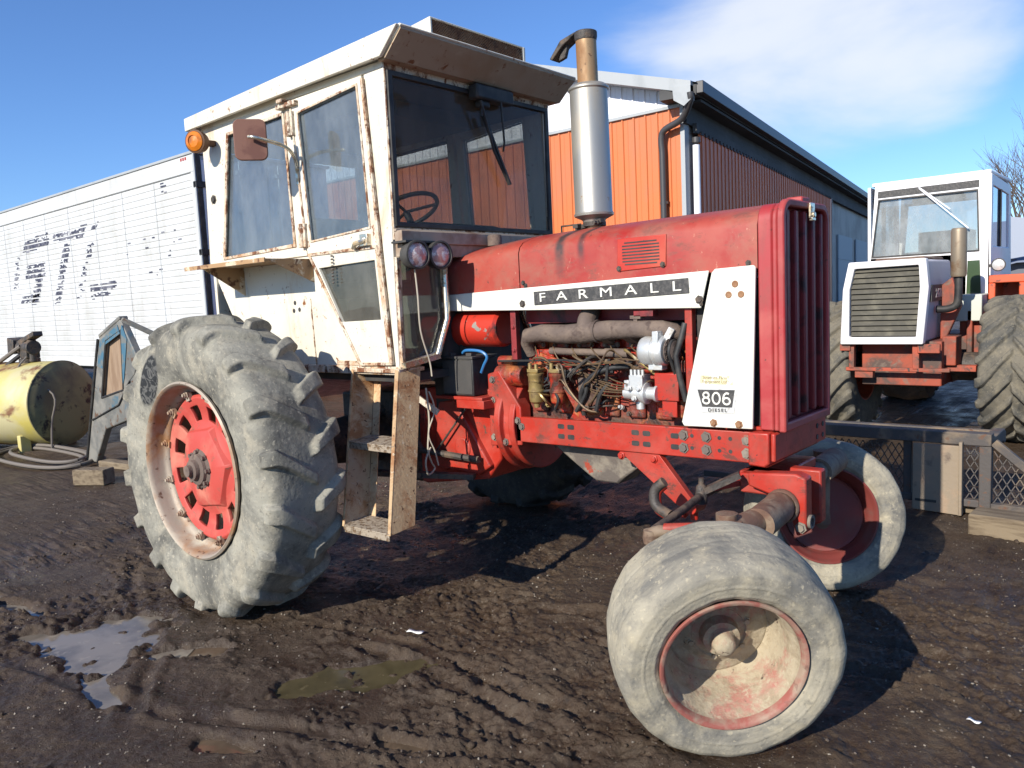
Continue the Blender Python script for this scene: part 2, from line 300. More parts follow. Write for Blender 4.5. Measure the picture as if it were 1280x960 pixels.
# tyres
def tyre_mat(name, mud, mud2, rub, lo, hi, patch=None):
    m = mat(name, rub, .75, layers=[
        dict(col=mud,scale=3.2,lo=lo,hi=hi,rough=.95,nr=.7,dist=.5,h=.10),
        dict(col=mud2,scale=9,lo=.50,hi=.68,rough=.95,w=.7),
        dict(col=rub,scale=15,lo=.56,hi=.66,w=.6,nr=.75),
        dict(col=tuple(c*1.25 for c in mud2),scale=48,lo=.58,hi=.66,w=.5),dict(col=rub,scale=70,lo=.60,hi=.66,w=.5)], bump=(55,.45,.006), spec=.3)
    if patch:
        nt = m.node_tree; L = nt.links.new; bs = nt.nodes['Principled BSDF']; src = bs.inputs['Base Color'].links[0].from_socket
        tc = [n for n in nt.nodes if n.type=='TEX_COORD'][0]
        mp = nn(nt,'ShaderNodeMapping'); mp.vector_type='TEXTURE'; L(tc.outputs['Object'],mp.inputs[0]); mp.inputs['Location'].default_value = patch[0]; mp.inputs['Rotation'].default_value = patch[1]; mp.inputs['Scale'].default_value = patch[2]
        ln = nn(nt,'ShaderNodeVectorMath', operation='LENGTH'); L(mp.outputs[0], ln.inputs[0])
        mr = nn(nt,'ShaderNodeMapRange'); L(ln.outputs['Value'],mr.inputs[0]); mr.inputs[1].default_value=.9; mr.inputs[2].default_value=1.05; mr.inputs[3].default_value=1; mr.inputs[4].default_value=0
        wv = nn(nt,'ShaderNodeTexNoise'); L(tc.outputs['Object'],wv.inputs['Vector']); wv.inputs['Scale'].default_value=14; wv.inputs['Distortion'].default_value=3
        r2 = nn(nt,'ShaderNodeMapRange'); L(wv.outputs[0],r2.inputs[0]); r2.inputs[1].default_value=.47; r2.inputs[2].default_value=.53
        cm = nn(nt,'ShaderNodeMix',data_type='RGBA'); L(r2.outputs[0],cm.inputs[0]); cm.inputs[6].default_value=(.022,.024,.026,1); cm.inputs[7].default_value=(.10,.10,.095,1)
        mx = nn(nt,'ShaderNodeMix',data_type='RGBA'); L(mr.outputs[0],mx.inputs[0]); L(src,mx.inputs[6]); L(cm.outputs[2],mx.inputs[7]); L(mx.outputs[2],bs.inputs['Base Color'])
    return m
M['tyre_rear'] = tyre_mat('mud_greyed_rear_rubber',(.27,.26,.215),(.34,.31,.24),(.095,.092,.08),.36,.58,((-.33,-.235,.46),(0,R(-55),0),(.17,.08,.075)))
M['tyre_front'] = tyre_mat('dust_caked_front_rubber',(.33,.30,.23),(.37,.325,.23),(.135,.13,.115),.38,.58)
M['tyre_far'] = tyre_mat('shaded_rear_rubber',(.06,.052,.042),(.085,.075,.058),(.025,.024,.022),.42,.66)  # darker tyre copy for the far rear wheel: shade put into the colour
M['tyre_work'] = tyre_mat('dry_mud_rubber',(.15,.135,.105),(.20,.175,.125),(.06,.06,.055),.36,.56)

def hood_mat():
    """faded hood paint with two sooty run stains under the muffler joint"""
    m = mat('faded_hood_red',(.30,.026,.018),.42, layers=[
        dict(col=(.37,.085,.055),scale=1.7,lo=.40,hi=.66,rough=.6,nr=.55),
        dict(col=(.30,.022,.014),scale=2.3,lo=.56,hi=.68,rough=.35),
        dict(col=(.25,.12,.08),scale=4,lo=.46,hi=.72,rough=.8,w=.75,nr=.72),
        dict(col=(.15,.055,.04),scale=7,lo=.55,hi=.64,rough=.8,w=.7,nr=.8,st=(.7,1,1.6)),
        dict(col=(.07,.03,.022),scale=22,lo=.63,hi=.67,rough=.8,nr=.75),
        dict(col=(.48,.26,.18),scale=46,lo=.66,hi=.72,rough=.8,w=.6,st=(1,1,.5))], bump=(30,.12,.004))
    nt = m.node_tree; L = nt.links.new; bs = nt.nodes['Principled BSDF']; src = bs.inputs['Base Color'].links[0].from_socket
    tc = [n for n in nt.nodes if n.type=='TEX_COORD'][0]; sx = nn(nt,'ShaderNodeSeparateXYZ'); L(tc.outputs['Object'],sx.inputs[0])
    nz = nn(nt,'ShaderNodeTexNoise'); L(tc.outputs['Object'],nz.inputs['Vector']); nz.inputs['Scale'].default_value=18; nz.inputs['Detail'].default_value=6
    tot = None
    for x0,wd,zl in ((1.545,.040,1.64),(1.672,.030,1.68)):
        a = nn(nt,'ShaderNodeMath',operation='SUBTRACT'); L(sx.outputs[0],a.inputs[0]); a.inputs[1].default_value=x0
        b = nn(nt,'ShaderNodeMath',operation='ABSOLUTE'); L(a.outputs[0],b.inputs[0])
        c = nn(nt,'ShaderNodeMapRange',interpolation_type='SMOOTHSTEP'); L(b.outputs[0],c.inputs[0]); c.inputs[1].default_value=wd; c.inputs[2].default_value=wd*.15; c.inputs[3].default_value=0; c.inputs[4].default_value=1
        c.inputs[1].default_value=wd*.15; c.inputs[2].default_value=wd; c.inputs[3].default_value=1; c.inputs[4].default_value=0
        z = nn(nt,'ShaderNodeMapRange'); L(sx.outputs[2],z.inputs[0]); z.inputs[1].default_value=zl; z.inputs[2].default_value=zl+.13
        p = nn(nt,'ShaderNodeMath',operation='MULTIPLY'); L(c.outputs[0],p.inputs[0]); L(z.outputs[0],p.inputs[1])
        if tot is None: tot = p.outputs[0]
        else:
            q = nn(nt,'ShaderNodeMath',operation='MAXIMUM'); L(tot,q.inputs[0]); L(p.outputs[0],q.inputs[1]); tot = q.outputs[0]
    nr = nn(nt,'ShaderNodeMapRange'); L(nz.outputs[0],nr.inputs[0]); nr.inputs[1].default_value=.3; nr.inputs[2].default_value=.6; nr.inputs[3].default_value=.55; nr.inputs[4].default_value=1.1
    q = nn(nt,'ShaderNodeMath',operation='MULTIPLY',use_clamp=True); L(tot,q.inputs[0]); L(nr.outputs[0],q.inputs[1])
    mx = nn(nt,'ShaderNodeMix',data_type='RGBA'); L(q.outputs[0],mx.inputs[0]); L(src,mx.inputs[6]); mx.inputs[7].default_value=(.045,.028,.026,1); L(mx.outputs[2],bs.inputs['Base Color'])
    return m
# ---------------------------------------------------------------- tyres and wheels (axle along local Y, outer side at -Y)
def tyre(name, mtl, prof, nth, lug=None, n_sub=6, parent=None, flat=0, groove=None):
    # prof: list of (r, w) from outer bead to inner bead, resampled; lug(theta, w, r)->height
    P = np.array(prof, float); d = np.r_[0, np.cumsum(np.hypot(*np.diff(P,axis=0).T))]
    n = max(24, int(d[-1]/.0085) if lug else 40); s = np.linspace(0, d[-1], n if lug else 110)
    n = len(s)
    # smooth curve (Catmull-like by cubic smoothing of the linear interpolation)
    r = np.interp(s, d, P[:,0]); w = np.interp(s, d, P[:,1])
    k = np.array([1,2,3,4,3,2,1.]); k/=k.sum(); kk = 2 if lug else 1
    for _ in range(kk):
        r2 = np.convolve(np.pad(r,3,'edge'),k,'valid'); w2 = np.convolve(np.pad(w,3,'edge'),k,'valid')
        r2[0]=r[0]; r2[-1]=r[-1]; w2[0]=w[0]; w2[-1]=w[-1]; r, w = r2, w2
    dr = np.gradient(r); dw = np.gradient(w); ln = np.hypot(dr,dw); nr_, nw = dw/ln, -dr/ln     # outward normal
    th = np.linspace(0,2*PI,nth,endpoint=False)
    TH, RR = np.meshgrid(th, r, indexing='ij'); _, WW = np.meshgrid(th, w, indexing='ij')
    H = np.zeros_like(RR)
    if lug is not None: H = lug(TH, WW, RR)
    if groove is not None: H = H + groove(TH, WW, RR)
    Rr = RR + H*nr_[None,:]; Ww = WW + H*nw[None,:]
    X = Rr*np.cos(TH); Z = Rr*np.sin(TH)
    if flat:
        zf = -flat; under = Z < zf; bul = np.clip((zf - Z),0,.2); Ww = Ww + np.sign(Ww)*np.where(under, bul*.22, 0); Z = np.where(under, zf + (Z-zf)*.12, Z)
    v = np.stack([X,Ww,Z],-1).reshape(-1,3)
    i = np.arange(nth)[:,None]; j = np.arange(n-1)[None,:]; i2 = (i+1)%nth
    F = np.stack([i*n+j, i2*n+j, i2*n+j+1, i*n+j+1],-1).reshape(-1,4)
    me = bpy.data.meshes.new(name); me.from_pydata(v.tolist(), [], F.tolist()); me.materials.append(mtl); fixn(me)
    me.polygons.foreach_set('use_smooth',[True]*len(me.polygons))
    o = bpy.data.objects.new(name, me); COL.objects.link(o); o.parent = parent
    return o
def sstep(x,a,b): t=np.clip((x-a)/(b-a),0,1); return t*t*(3-2*t)
def make_lug(N, hw, rc, slope, lw, h, wmax, rmin, wob=.0):
    def f(TH, W, Rr):
        H = np.zeros_like(W)
        wob_ = .006*np.sin(TH*7+1)+.004*np.sin(TH*17)
        for side in (-1,1):
            a = W*side                              # 0 centre .. hw shoulder
            phase = (0 if side<0 else PI/N)
            # below the shoulder the lug runs straight down the sidewall
            al = np.minimum(a, hw)
            t0 = TH - phase - slope*al/rc - .0*a
            u = (t0*N/(2*PI))%1.0; u = np.minimum(u,1-u)*2*PI/N*rc       # distance from centreline in m
            wid = lw*(1+.35*np.clip(a/hw,0,1))
            m = 1-sstep(u+wob_, wid*.46, wid*.64)
            m *= sstep(a,-.012,.012)
            m *= sstep(Rr, rmin-.01, rmin+.03)
            H = np.maximum(H, m)
        return H*h + .004*np.sin(TH*31+W*40)*.3
    return f
REAR_PROF0 = [(.452,-.222),(.468,-.236),(.50,-.246),(.56,-.262),(.62,-.268),(.68,-.262),(.715,-.250),(.742,-.228),(.757,-.19),(.763,-.12),(.766,-.05),(.767,0),(.766,.05),(.763,.12),(.757,.19),(.742,.228),(.715,.25),(.68,.262),(.62,.268),(.56,.262),(.50,.246),(.468,.236),(.452,.222)]
REAR_PROF = [(r*(.985 if r>.7 else 1), w*.87-.018 if w<0 else w*.74-.018) for r,w in REAR_PROF0]
def rear_wheel(loc, parent, side=-1):
    e = empty('rear_wheel', loc, parent)
    tyre('tyre', M['tyre_rear'], REAR_PROF, 860, make_lug(18,.19,.76,.66,.058,.038,.25,.69), parent=e, flat=.728)
    b = MB(); b.lathe([(.458,-.222),(.462,-.236),(.452,-.244),(.442,-.236),(.437,-.218),(.432,-.19),(.427,-.165),(.418,-.15),(.408,-.145),(.402,-.13),(.400,-.10),(.398,.10),(.41,.15),(.43,.19),(.44,.22),(.452,.24),(.46,.236),(.458,.222)],seg=96)
    b.build('rim', M['rim_rust'], e, off=(0,0,0), smooth=50)
    # cast centre with hand holes, built as a polar shell
    nT, rs = 120, [.075,.10,.13,.16,.20,.235,.25,.275,.30,.318,.33,.352,.366,.378]
    ws = [-.165,-.165,-.16,-.150,-.130,-.118,-.116,-.118,-.122,-.128,-.132,-.136,-.140,-.128]
    vs = []; fs = []
    for r_, w_ in zip(rs,ws):
        for k in range(nT): vs.append((r_*math.cos(2*PI*k/nT), w_, r_*math.sin(2*PI*k/nT)))
    for q in range(len(rs)-1):
        rm = (rs[q]+rs[q+1])/2
        for k in range(nT):
            c = k%10
            hole = .25<rm<.325 and 2<=c<=6
            if not hole: fs.append((q*nT+k,q*nT+(k+1)%nT,(q+1)*nT+(k+1)%nT,(q+1)*nT+k))
    b = MB(); b.add(vs,fs); dsc = b.build('wheel_centre', M['disc_red'], e, off=(0,0,0), smooth=40)
    so = dsc.modifiers.new('Solid','SOLIDIFY'); so.thickness = .022; so.offset = 0
    bv = dsc.modifiers.new('B','BEVEL'); bv.width=.004; bv.segments=2; bv.limit_method='ANGLE'
    b = MB()
    b.lathe([(.245,-.125),(.222,-.158),(.13,-.176),(.10,-.172)],seg=6)
    b.v=[(x*math.cos(.4)-z*math.sin(.4),y,x*math.sin(.4)+z*math.cos(.4)) for x,y,z in b.v]
    b.build('centre_boss', M['disc_red'], e, off=(0,0,0), bevel=.008)
    b = MB(); b.lathe([(.11,-.15),(.105,-.175),(.085,-.185),(.08,-.20),(.055,-.205),(.05,-.225),(.032,-.23),(.03,-.25),(0,-.25)],seg=32)
    for k in range(8):
        a=2*PI*k/8; b.bolt((.092*math.cos(a),-.178,.092*math.sin(a)),(0,-1,0),.011,.02)
    b.build('hub', M['manifold'], e, off=(0,0,0))
    for k in range(12):
        b = MB(); a=2*PI*(k+.5)/12; c,s_=math.cos(a),math.sin(a)
        b.bar((.36*c,-.150,.36*s_),(.405*c,-.150,.405*s_),.035,.02,up=(0,1,0)); b.cyl((.392*c,-.10,.392*s_),(.392*c,-.185,.392*s_),.009,8); b.bolt((.392*c,-.162,.392*s_),(0,-1,0),.014,.014)
        b.build('rim_clamp', M['rim_rust'], e, off=(0,0,0))
    return e
FR_PROF = [(.236,-.150),(.244,-.162),(.262,-.172),(.290,-.181),(.296,-.177),(.303,-.182),(.325,-.182),(.345,-.178),(.359,-.168),(.368,-.154),(.373,-.150),(.377,-.12),(.383,-.08),(.387,-.03),(.388,0),(.387,.03),(.383,.08),(.377,.12),(.372,.150),(.362,.165),(.342,.178),(.315,.186),(.29,.186),(.262,.176),(.236,.150)]
def fgroove(TH,W,Rr):
    g = np.zeros_like(W)
    for c,wd in ((-.09,.007),(-.03,.006),(.03,.006),(.09,.007)): g -= .0035*np.exp(-((W-c)/wd)**2)*(Rr>.36)*(.6+.4*np.sin(TH*5+c*60))
    for rc_,hh_ in ((.300,.003),(.262,.0025),(.340,.002)): g += hh_*np.exp(-((Rr-rc_)/.0035)**2)*(np.abs(W)>.14)
    g += .0015*np.sin(TH*9+W*30)+.001*np.sin(TH*23)
    return g
def front_wheel(loc, rot, parent, far=False):
    e = empty('front_wheel', loc, parent); e.rotation_euler = rot
    tyre('tyre', M['tyre_front'], [(r*1.008, w*.95) for r,w in FR_PROF], 200, None, parent=e, groove=fgroove, flat=.388)
    b = MB(); b.lathe([(.238,-.150),(.246,-.160),(.243,-.168),(.233,-.168),(.227,-.158),(.224,-.140)],seg=80)
    b.build('flange', M['rim_flange'], e, off=(0,0,0), smooth=60)
    b = MB(); b.lathe([(.224,-.140),(.218,-.110),(.210,-.105),(.205,-.03),(.200,.0),(.194,.012),(.19,.04),(.178,.058),(.165,.050),(.14,.056),(.12,.042),(.098,.030),(.092,.036),(.07,.03),(.05,.03)],seg=72)
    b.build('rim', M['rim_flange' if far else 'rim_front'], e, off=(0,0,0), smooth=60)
    b = MB(); b.lathe([(.178,.062),(.19,.066),(.196,.06),(.204,.08),(.209,.115),(.220,.125),(.226,.145),(.236,.160),(.244,.158),(.240,.142)],seg=72); b.lathe([(.18,.062),(.12,.064),(.07,.075),(.0,.075)],seg=40); b.build('inner_rim', M['rim_deep'], e, off=(0,0,0), smooth=60)
    b = MB(); b.lathe([(.070,.035),(.064,-.01),(.046,-.014),(.043,-.02),(.040,-.024),(.038,-.052),(.034,-.062),(.02,-.070),(0,-.072)],seg=24)
    for k in range(6):
        a=2*PI*k/6+.4; b.bolt((.105*math.cos(a),.036,.098*math.sin(a)),(0,-1,0),.010,.012)
    b.build('hub', M['rim_front'], e, off=(0,0,0), smooth=50)
    return e

# ================================================================ the red tractor
T = empty('farm_tractor',(0,0,0)); tag(T,'red and white farm tractor with a rusty cream cab, standing in the mud','tractor')
def P(mb,name,m,parent=T,**k): return mb.build(name,m,parent,**k)
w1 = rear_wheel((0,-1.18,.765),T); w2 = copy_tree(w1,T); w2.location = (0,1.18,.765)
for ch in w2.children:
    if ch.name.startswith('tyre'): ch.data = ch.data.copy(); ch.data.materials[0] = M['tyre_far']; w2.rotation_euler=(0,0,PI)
# front wheels: steered and cambered
def fw_rot(st,cb,fl=0): return (Matrix.Rotation(st,4,'Z')@Matrix.Rotation(cb,4,'X')@Matrix.Rotation(fl,4,'Z')).to_euler()
c0 = Vector((2.736,-.993,.32)); Mr = Matrix.Rotation(.179,4,'Z')@Matrix.Rotation(.1465,4,'X')
front_wheel(Vector((2.675,-.92,.365)), fw_rot(.718,.194), T)
front_wheel(Vector((2.433,.754,.374)), fw_rot(.539,-.18,PI), T, True)

# hood -----------------------------------------------------------------
def hood_sec(top,half=.25,low=1.60):
    return [(-half,low),(-half,top-.075),(-half+.012,top-.045),(-half+.04,top-.02),(-half+.10,top),(-.08,top+.018),(0,top+.022),(.08,top+.018),(half-.10,top),(half-.04,top-.02),(half-.012,top-.045),(half,top-.075),(half,low)]
b = MB(); st = [(.775,1.815,1.592),(.95,1.835,1.598),(1.285,1.862,1.604)]; st2 = [(1.291,1.862,1.604),(1.6,1.872,1.612),(2.1,1.880,1.624),(2.35,1.882,1.632),(2.538,1.884,1.636)]
for seq in (st,st2):
    n = 13; vs = []
    for x,t,l in seq: vs += [(x,y,z) for y,z in hood_sec(t,low=l)]
    fs = [(i*n+k,i*n+k+1,(i+1)*n+k+1,(i+1)*n+k) for i in range(len(seq)-1) for k in range(n-1)]
    b.add(vs,fs+[list(range(n)),[(len(seq)-1)*n+k for k in range(n)][::-1]])
hood = P(b,'hood',hood_mat(),smooth=35)
b = MB()   # vent panel with slots
b.prism([(1.875,1.662),(2.125,1.672),(2.13,1.81),(1.88,1.808)],'y',-.256,-.249)
b.build('vent_panel',M['red'],hood,bevel=.003)
b = MB()
for k in range(8):
    z = 1.688+k*.0138; w = .012 if k in (0,7) else 0
    b.box((1.905+w,-.2575,z),(2.095-w,-.2545,z+.006))
b.build('vent_slot',M['black'],hood)
b = MB(); 
for p in ((1.325,-.25,1.625),(1.31,-.25,1.64),(2.50,-.25,1.66),(1.885,-.257,1.675),(2.11,-.257,1.68)): b.bolt(p,(0,-1,0),.009,.006)
b.build('screw',M['grease'],hood)
b = MB(); b.lathe([(.04,0),(.04,.05),(.036,.058),(0,.06)],(.93,-.02,1.86),(0,0,1),24); b.build('filler_cap',M['manifold'],hood)
b = MB(); b.tube([(1.20,.24,1.86),(1.20,.24,1.95),(1.33,.24,1.95),(1.33,.24,1.86)],.006,6); b.build('grab_wire',M['grease'],hood)
# white side trim with name plate
for s_ in (-1,1):
    b = MB(); y0,y1 = sorted((s_*.251,s_*.262)); b.prism([(.778,1.512),(.775,1.60),(2.33,1.640),(2.29,1.484)],'y',y0,y1)
    tr = P(b,'side_trim',M['white'],bevel=.004)
    b = MB(); y0,y1 = sorted((s_*.262,s_*.266)); b.prism([(1.388,1.525),(1.386,1.592),(2.236,1.615),(2.24,1.549)],'y',y0,y1)
    pl = b.build('name_plate',M['badge'],tr,bevel=.002)
    if s_<0:
        b = MB(); Mx = Matrix.Translation((1.813,-.2685,1.5705))@Matrix.Rotation(-.0275,4,'Y')@Matrix.Rotation(R(90),4,'X')
        put_text(b,'FARMALL',.062,Mx,off=0,xs=1.6,sp=2.25,depth=.002); b.build('lettering',M['white'],pl,smooth=0)
        b = MB(); b.bolt((1.31,-.263,1.535),(0,-1,0),.013,.008); b.bolt((2.285,-.263,1.52),(0,-1,0),.013,.008); b.bolt((2.293,-.263,1.50),(0,-1,0),.006,.006); b.build('bolt',M['grease'],tr)
    # white lower panel
    b = MB(); y0,y1 = sorted((s_*.252,s_*.268)); b.prism([(2.190,.990),(2.345,1.630),(2.36,1.645),(2.528,1.650),(2.536,1.640),(2.514,.979),(2.20,.972)],'y',y0,y1)
    sp_ = P(b,'side_panel',M['white'],bevel=.004)
    if s_<0:
        b = MB()
        for p in ((2.449,1.578),(2.420,1.535),(2.474,1.535)): b.lathe([(.015,0),(.012,.003),(.007,.001),(0,.001)],(p[0],-.268,p[1]),(0,-1,0),12)
        for p in ((2.342,.995),(2.456,.995)): b.bolt((p[0],-.268,p[1]),(0,-1,0),.012,.009)
        b.build('bolt',M['rust_step'],sp_)
        b = MB(); b.prism([(2.262,1.142),(2.452,1.146),(2.436,1.040),(2.288,1.036)],'y',-.271,-.2685); bd = b.build('model_badge',M['badge_steel'],sp_,bevel=.001)
        b = MB(); b.prism([(2.272,1.136),(2.441,1.140),(2.428,1.066),(2.292,1.063)],'y',-.2725,-.2712); b.build('badge_field',M['badge'],bd)
        def ell(cx,cz,a,c_,n=20,t0=0,t1=2*PI): return [(cx+a*math.cos(t0+(t1-t0)*k/n),cz+c_*math.sin(t0+(t1-t0)*k/n)) for k in range(n)]
        zc = 1.102; w_ = .0075
        for cx,kind in ((2.312,'8'),(2.3585,'0'),(2.405,'6')):
            b = MB()
            def rg_(x,z,a,c_,lift=0): b.ring(ell(x,z,a,c_),ell(x,z,a-w_,c_-w_),'y',-.2748-lift,-.2725)
            if kind=='8': rg_(cx,zc+.0125,.0165,.0150); rg_(cx,zc-.0115,.0190,.0165,.0003)
            elif kind=='0': rg_(cx,zc,.0205,.0275)
            else:
                rg_(cx,zc-.010,.0190,.0175)
                o_=ell(cx+.002,zc-.003,.0205,.0305,12,R(60),R(190)); i2_=ell(cx+.002,zc-.003,.0130,.0225,12,R(60),R(190))
                vs_=[(x,y_,z) for y_ in (-.2752,-.2725) for x,z in o_+i2_]; n_=12
                fs_=[]
                for k in range(n_-1): fs_+=[(k,k+1,n_+k+1,n_+k),(2*n_+k,3*n_+k,3*n_+k+1,2*n_+k+1),(k,2*n_+k,2*n_+k+1,k+1),(n_+k,n_+k+1,3*n_+k+1,3*n_+k)]
                b.add(vs_,fs_+[(0,n_,3*n_,2*n_),(n_-1,3*n_-1,4*n_-1,2*n_-1)])
            b.build('badge_digit',M['white'],bd,smooth=30)
        b = MB(); put_text(b,'DIESEL',.019,Matrix.Translation((2.362,-.2732,1.051))@Matrix.Rotation(-.02,4,'Y')@Matrix.Rotation(R(90),4,'X'),off=.0003,xs=1.2,sp=1.35,depth=.001); b.build('badge_word',M['badge'],bd,smooth=0)
        b = MB(); b.prism([(2.285,1.198),(2.418,1.200),(2.415,1.182),(2.437,1.183),(2.43,1.160),(2.283,1.163)],'y',-.2695,-.2684); sk = b.build('sticker',M['sticker'],sp_)
        b = MB()
        put_text(b,'Stratford Farm',.019,Matrix.Translation((2.352,-.2702,1.189))@Matrix.Rotation(R(90),4,'X'),depth=.0003,sp=1.0)
        put_text(b,'Equipment Ltd.',.019,Matrix.Translation((2.352,-.2702,1.172))@Matrix.Rotation(R(90),4,'X'),depth=.0003,sp=1.0)
        b.build('sticker_writing',M['sticker_ink'],sk,smooth=0)
# grille shell ----------------------------------------------------------
def rr(y,z0,z1,rad,n=5,low=.01):
    pts=[(-y,z0),]
    for k in range(n+1): a=PI-PI/2*k/n; pts.append((-y+rad+rad*math.cos(a),z1-rad+rad*math.sin(a)))
    for k in range(n+1): a=PI/2-PI/2*k/n; pts.append((y-rad+rad*math.cos(a),z1-rad+rad*math.sin(a)))
    pts.append((y,z0)); return pts
b = MB(); o = rr(.262,.972,1.905,.075); i_ = rr(.232,1.01,1.875,.052)
b.ring(o,i_,'x',2.622,2.652)                 # front lip
o2 = rr(.256,.976,1.892,.07)
b.prism(o2,'x',2.541,2.60); b.ring(o2,rr(.24,.99,1.878,.06),'x',2.60,2.622)
shell = P(b,'grille_shell',M['red_shell'],bevel=.009,smooth=50)
b = MB(); b.box((2.575,-.045,1.895),(2.645,.045,1.925)); b.build('shell_crest',M['red_shell'],shell,bevel=.008)
b = MB()
for k in range(9):
    y = -.192+k*.048
    b.prism([(y-.013,1.02),(y+.013,1.02),(y+.013,1.865),(y-.013,1.865)],'x',2.604,2.642 if k%2==0 else 2.628)
b.build('grille_slat',M['red_dark'],shell,bevel=.006)
b = MB(); b.box((2.652,.005,1.835),(2.662,.055,1.90)); b.cyl((2.660,.03,1.85),(2.672,.03,1.85),.012,12); b.box((2.652,.012,1.825),(2.668,.048,1.84)); b.build('latch',M['chrome'],shell,bevel=.003)
# frame rails and bumper -----------------------------------------------------
for s_ in (-1,1):
    b = MB(); y0,y1 = sorted((s_*.205,s_*.235)); b.prism([(1.20,.818),(1.20,.950),(2.50,.962),(2.50,.828)],'y',y0,y1)
    fr = P(b,'frame_rail',M['red_frame'],bevel=.005)
    if s_<0:
        b = MB()
        for x in (1.50,1.56,1.93,1.99,2.135):
            for z in (.868,.918): b.prism([(x-.02,z-.008),(x-.014,z-.012),(x+.014,z-.012),(x+.02,z-.008),(x+.02,z+.008),(x+.014,z+.012),(x-.014,z+.012),(x-.02,z+.008)],'y',-.2362,-.2345)
        for x in (2.22,2.35,2.40): 
            for z in (.870,.925): b.cyl((x,-.2362,z),(x,-.234,z),.009,10)
        b.build('slot',M['black'],fr)
        b = MB()
        for x in (2.18,2.29,2.475):
            for z in (.868,.925): b.bolt((x,-.236,z),(0,-1,0),.017,.012)
        b.bolt((1.245,-.236,.90),(0,-1,0),.014,.01)
        b.build('bolt',M['pan'],fr)
b = MB(); b.prism([(2.503,.832),(2.503,.968),(2.592,.972),(2.592,.845),(2.572,.828)],'y',-.292,.315); b.box((2.592,-.275,.85),(2.612,.315,.968))
bu = P(b,'front_bolster',M['red_frame'],bevel=.007)
b = MB()
for y in (.20,.27):
    for z in (.88,.93): b.cyl((2.612,y,z),(2.6145,y,z),.012,10)
b.build('hole',M['black'],bu)
b = MB(); b.box((2.35,-.23,.972),(2.60,.25,.985)); P(b,'radiator_tray',M['red_frame'])
b = MB(); b.box((2.24,-.20,.985),(2.53,.20,1.60)); P(b,'radiator',M['dark'])
# engine -------------------------------------------------------------------
b = MB(); b.box((1.22,-.13,.86),(2.17,.16,1.25)); b.box((1.24,-.12,1.25),(2.16,.15,1.345))
for k in range(6):
    x=1.31+k*.145; b.box((x-.045,-.152,.97),(x+.045,-.13,1.14)); b.box((x-.05,-.16,1.30),(x+.05,-.12,1.345))
b.box((1.26,-.175,1.16),(1.42,-.12,1.30)); b.cyl((1.33,-.18,1.24),(1.33,-.12,1.24),.05,16)
b.box((2.09,-.20,.99),(2.165,-.05,1.19)); b.box((1.90,-.17,1.19),(2.06,-.12,1.295))
eng = P(b,'engine_block',M['red_oily'],bevel=.012)
b = MB(); b.box((1.27,-.10,1.345),(2.13,.10,1.43)); b.build('valve_cover',M['grease'],eng,bevel=.03)
b = MB()
for k in range(12): b.bolt((1.28+k*.075,-.162,1.322),(0,-1,0),.009,.01)
b.cyl((1.42,-.19,1.292),(1.75,-.19,1.285),.018,10); b.cyl((1.75,-.19,1.285),(1.88,-.19,1.283),.022,10)
b.box((1.58,-.185,.99),(1.63,-.13,1.16)); b.build('engine_fitting',M['manifold'],eng)
b = MB()   # exhaust manifold
b.tube([(1.285,-.17,1.275),(1.28,-.2,1.335),(1.31,-.225,1.372),(1.40,-.23,1.385),(1.55,-.235,1.378),(1.66,-.235,1.383),(1.80,-.235,1.395),(1.95,-.23,1.397),(2.08,-.225,1.395),(2.13,-.205,1.385),(2.14,-.16,1.36)],[.032,.036,.04,.044,.047,.05,.046,.04,.04,.036,.03],14)
b.tube([(1.67,-.235,1.38),(1.665,-.21,1.44),(1.65,-.14,1.50),(1.63,-.05,1.62),(1.585,0,1.80),(1.585,0,1.90)],[.05,.047,.045,.042,.035,.035],14)
for x in (1.33,1.47,1.60,1.76,1.90,2.05): b.bar((x,-.225,1.375),(x,-.13,1.335),.05,.045)
b.lathe([(.052,0),(.056,.006),(.052,.012)],(1.735,-.235,1.39),(1,0,.05),16); b.bar((1.955,-.235,1.385),(1.955,-.235,1.46),.02,.02); b.box((1.93,-.25,1.445),(1.985,-.21,1.46))
P(b,'exhaust_manifold',M['manifold'],smooth=50)
# alternator
b = MB(); b.lathe([(0,-.075),(.045,-.075),(.06,-.065),(.066,-.05),(.066,-.005),(.060,-.003),(.060,.003),(.068,.005),(.068,.045),(.06,.055),(.02,.06)],(2.06,-.245,1.300),(1,0,0),24)
b.box((2.03,-.27,1.215),(2.10,-.22,1.245)); b.box((2.07,-.30,1.335),(2.10,-.25,1.39)); b.bar((2.10,-.25,1.33),(2.14,-.24,1.40),.02,.03)
alt = P(b,'alternator',M['alu'],bevel=.003)
b = MB(); b.lathe([(.025,0),(.055,.003),(.055,.008),(.03,.012)],(2.122,-.245,1.300),(1,0,0),20); b.lathe([(.042,.015),(.046,.018),(.036,.026),(.046,.034),(.042,.037),(0,.037)],(2.122,-.245,1.300),(1,0,0),20)
for k in range(10):
    a=2*PI*k/10; b.bar((2.13,-.245+.018*math.cos(a),1.3+.018*math.sin(a)),(2.13,-.245+.05*math.cos(a),1.3+.05*math.sin(a)),.008,.012)
b.build('pulley',M['manifold'],alt)
b = MB()
loop=[]; A=(-.245,1.300,.045); B=(-.02,1.02,.10); 
import itertools
ya,za,ra=A; yb,zb_,rb=B; d=math.hypot(yb-ya,zb_-za); ang=math.atan2(zb_-za,yb-ya); of=math.acos((ra-rb)/d)
for t in np.linspace(ang+of,ang+2*PI-of,12): loop.append((2.148,ya+ra*math.cos(t),za+ra*math.sin(t)))
for t in np.linspace(ang-of,ang+of,12): loop.append((2.148,yb+rb*math.cos(t),zb_+rb*math.sin(t)))
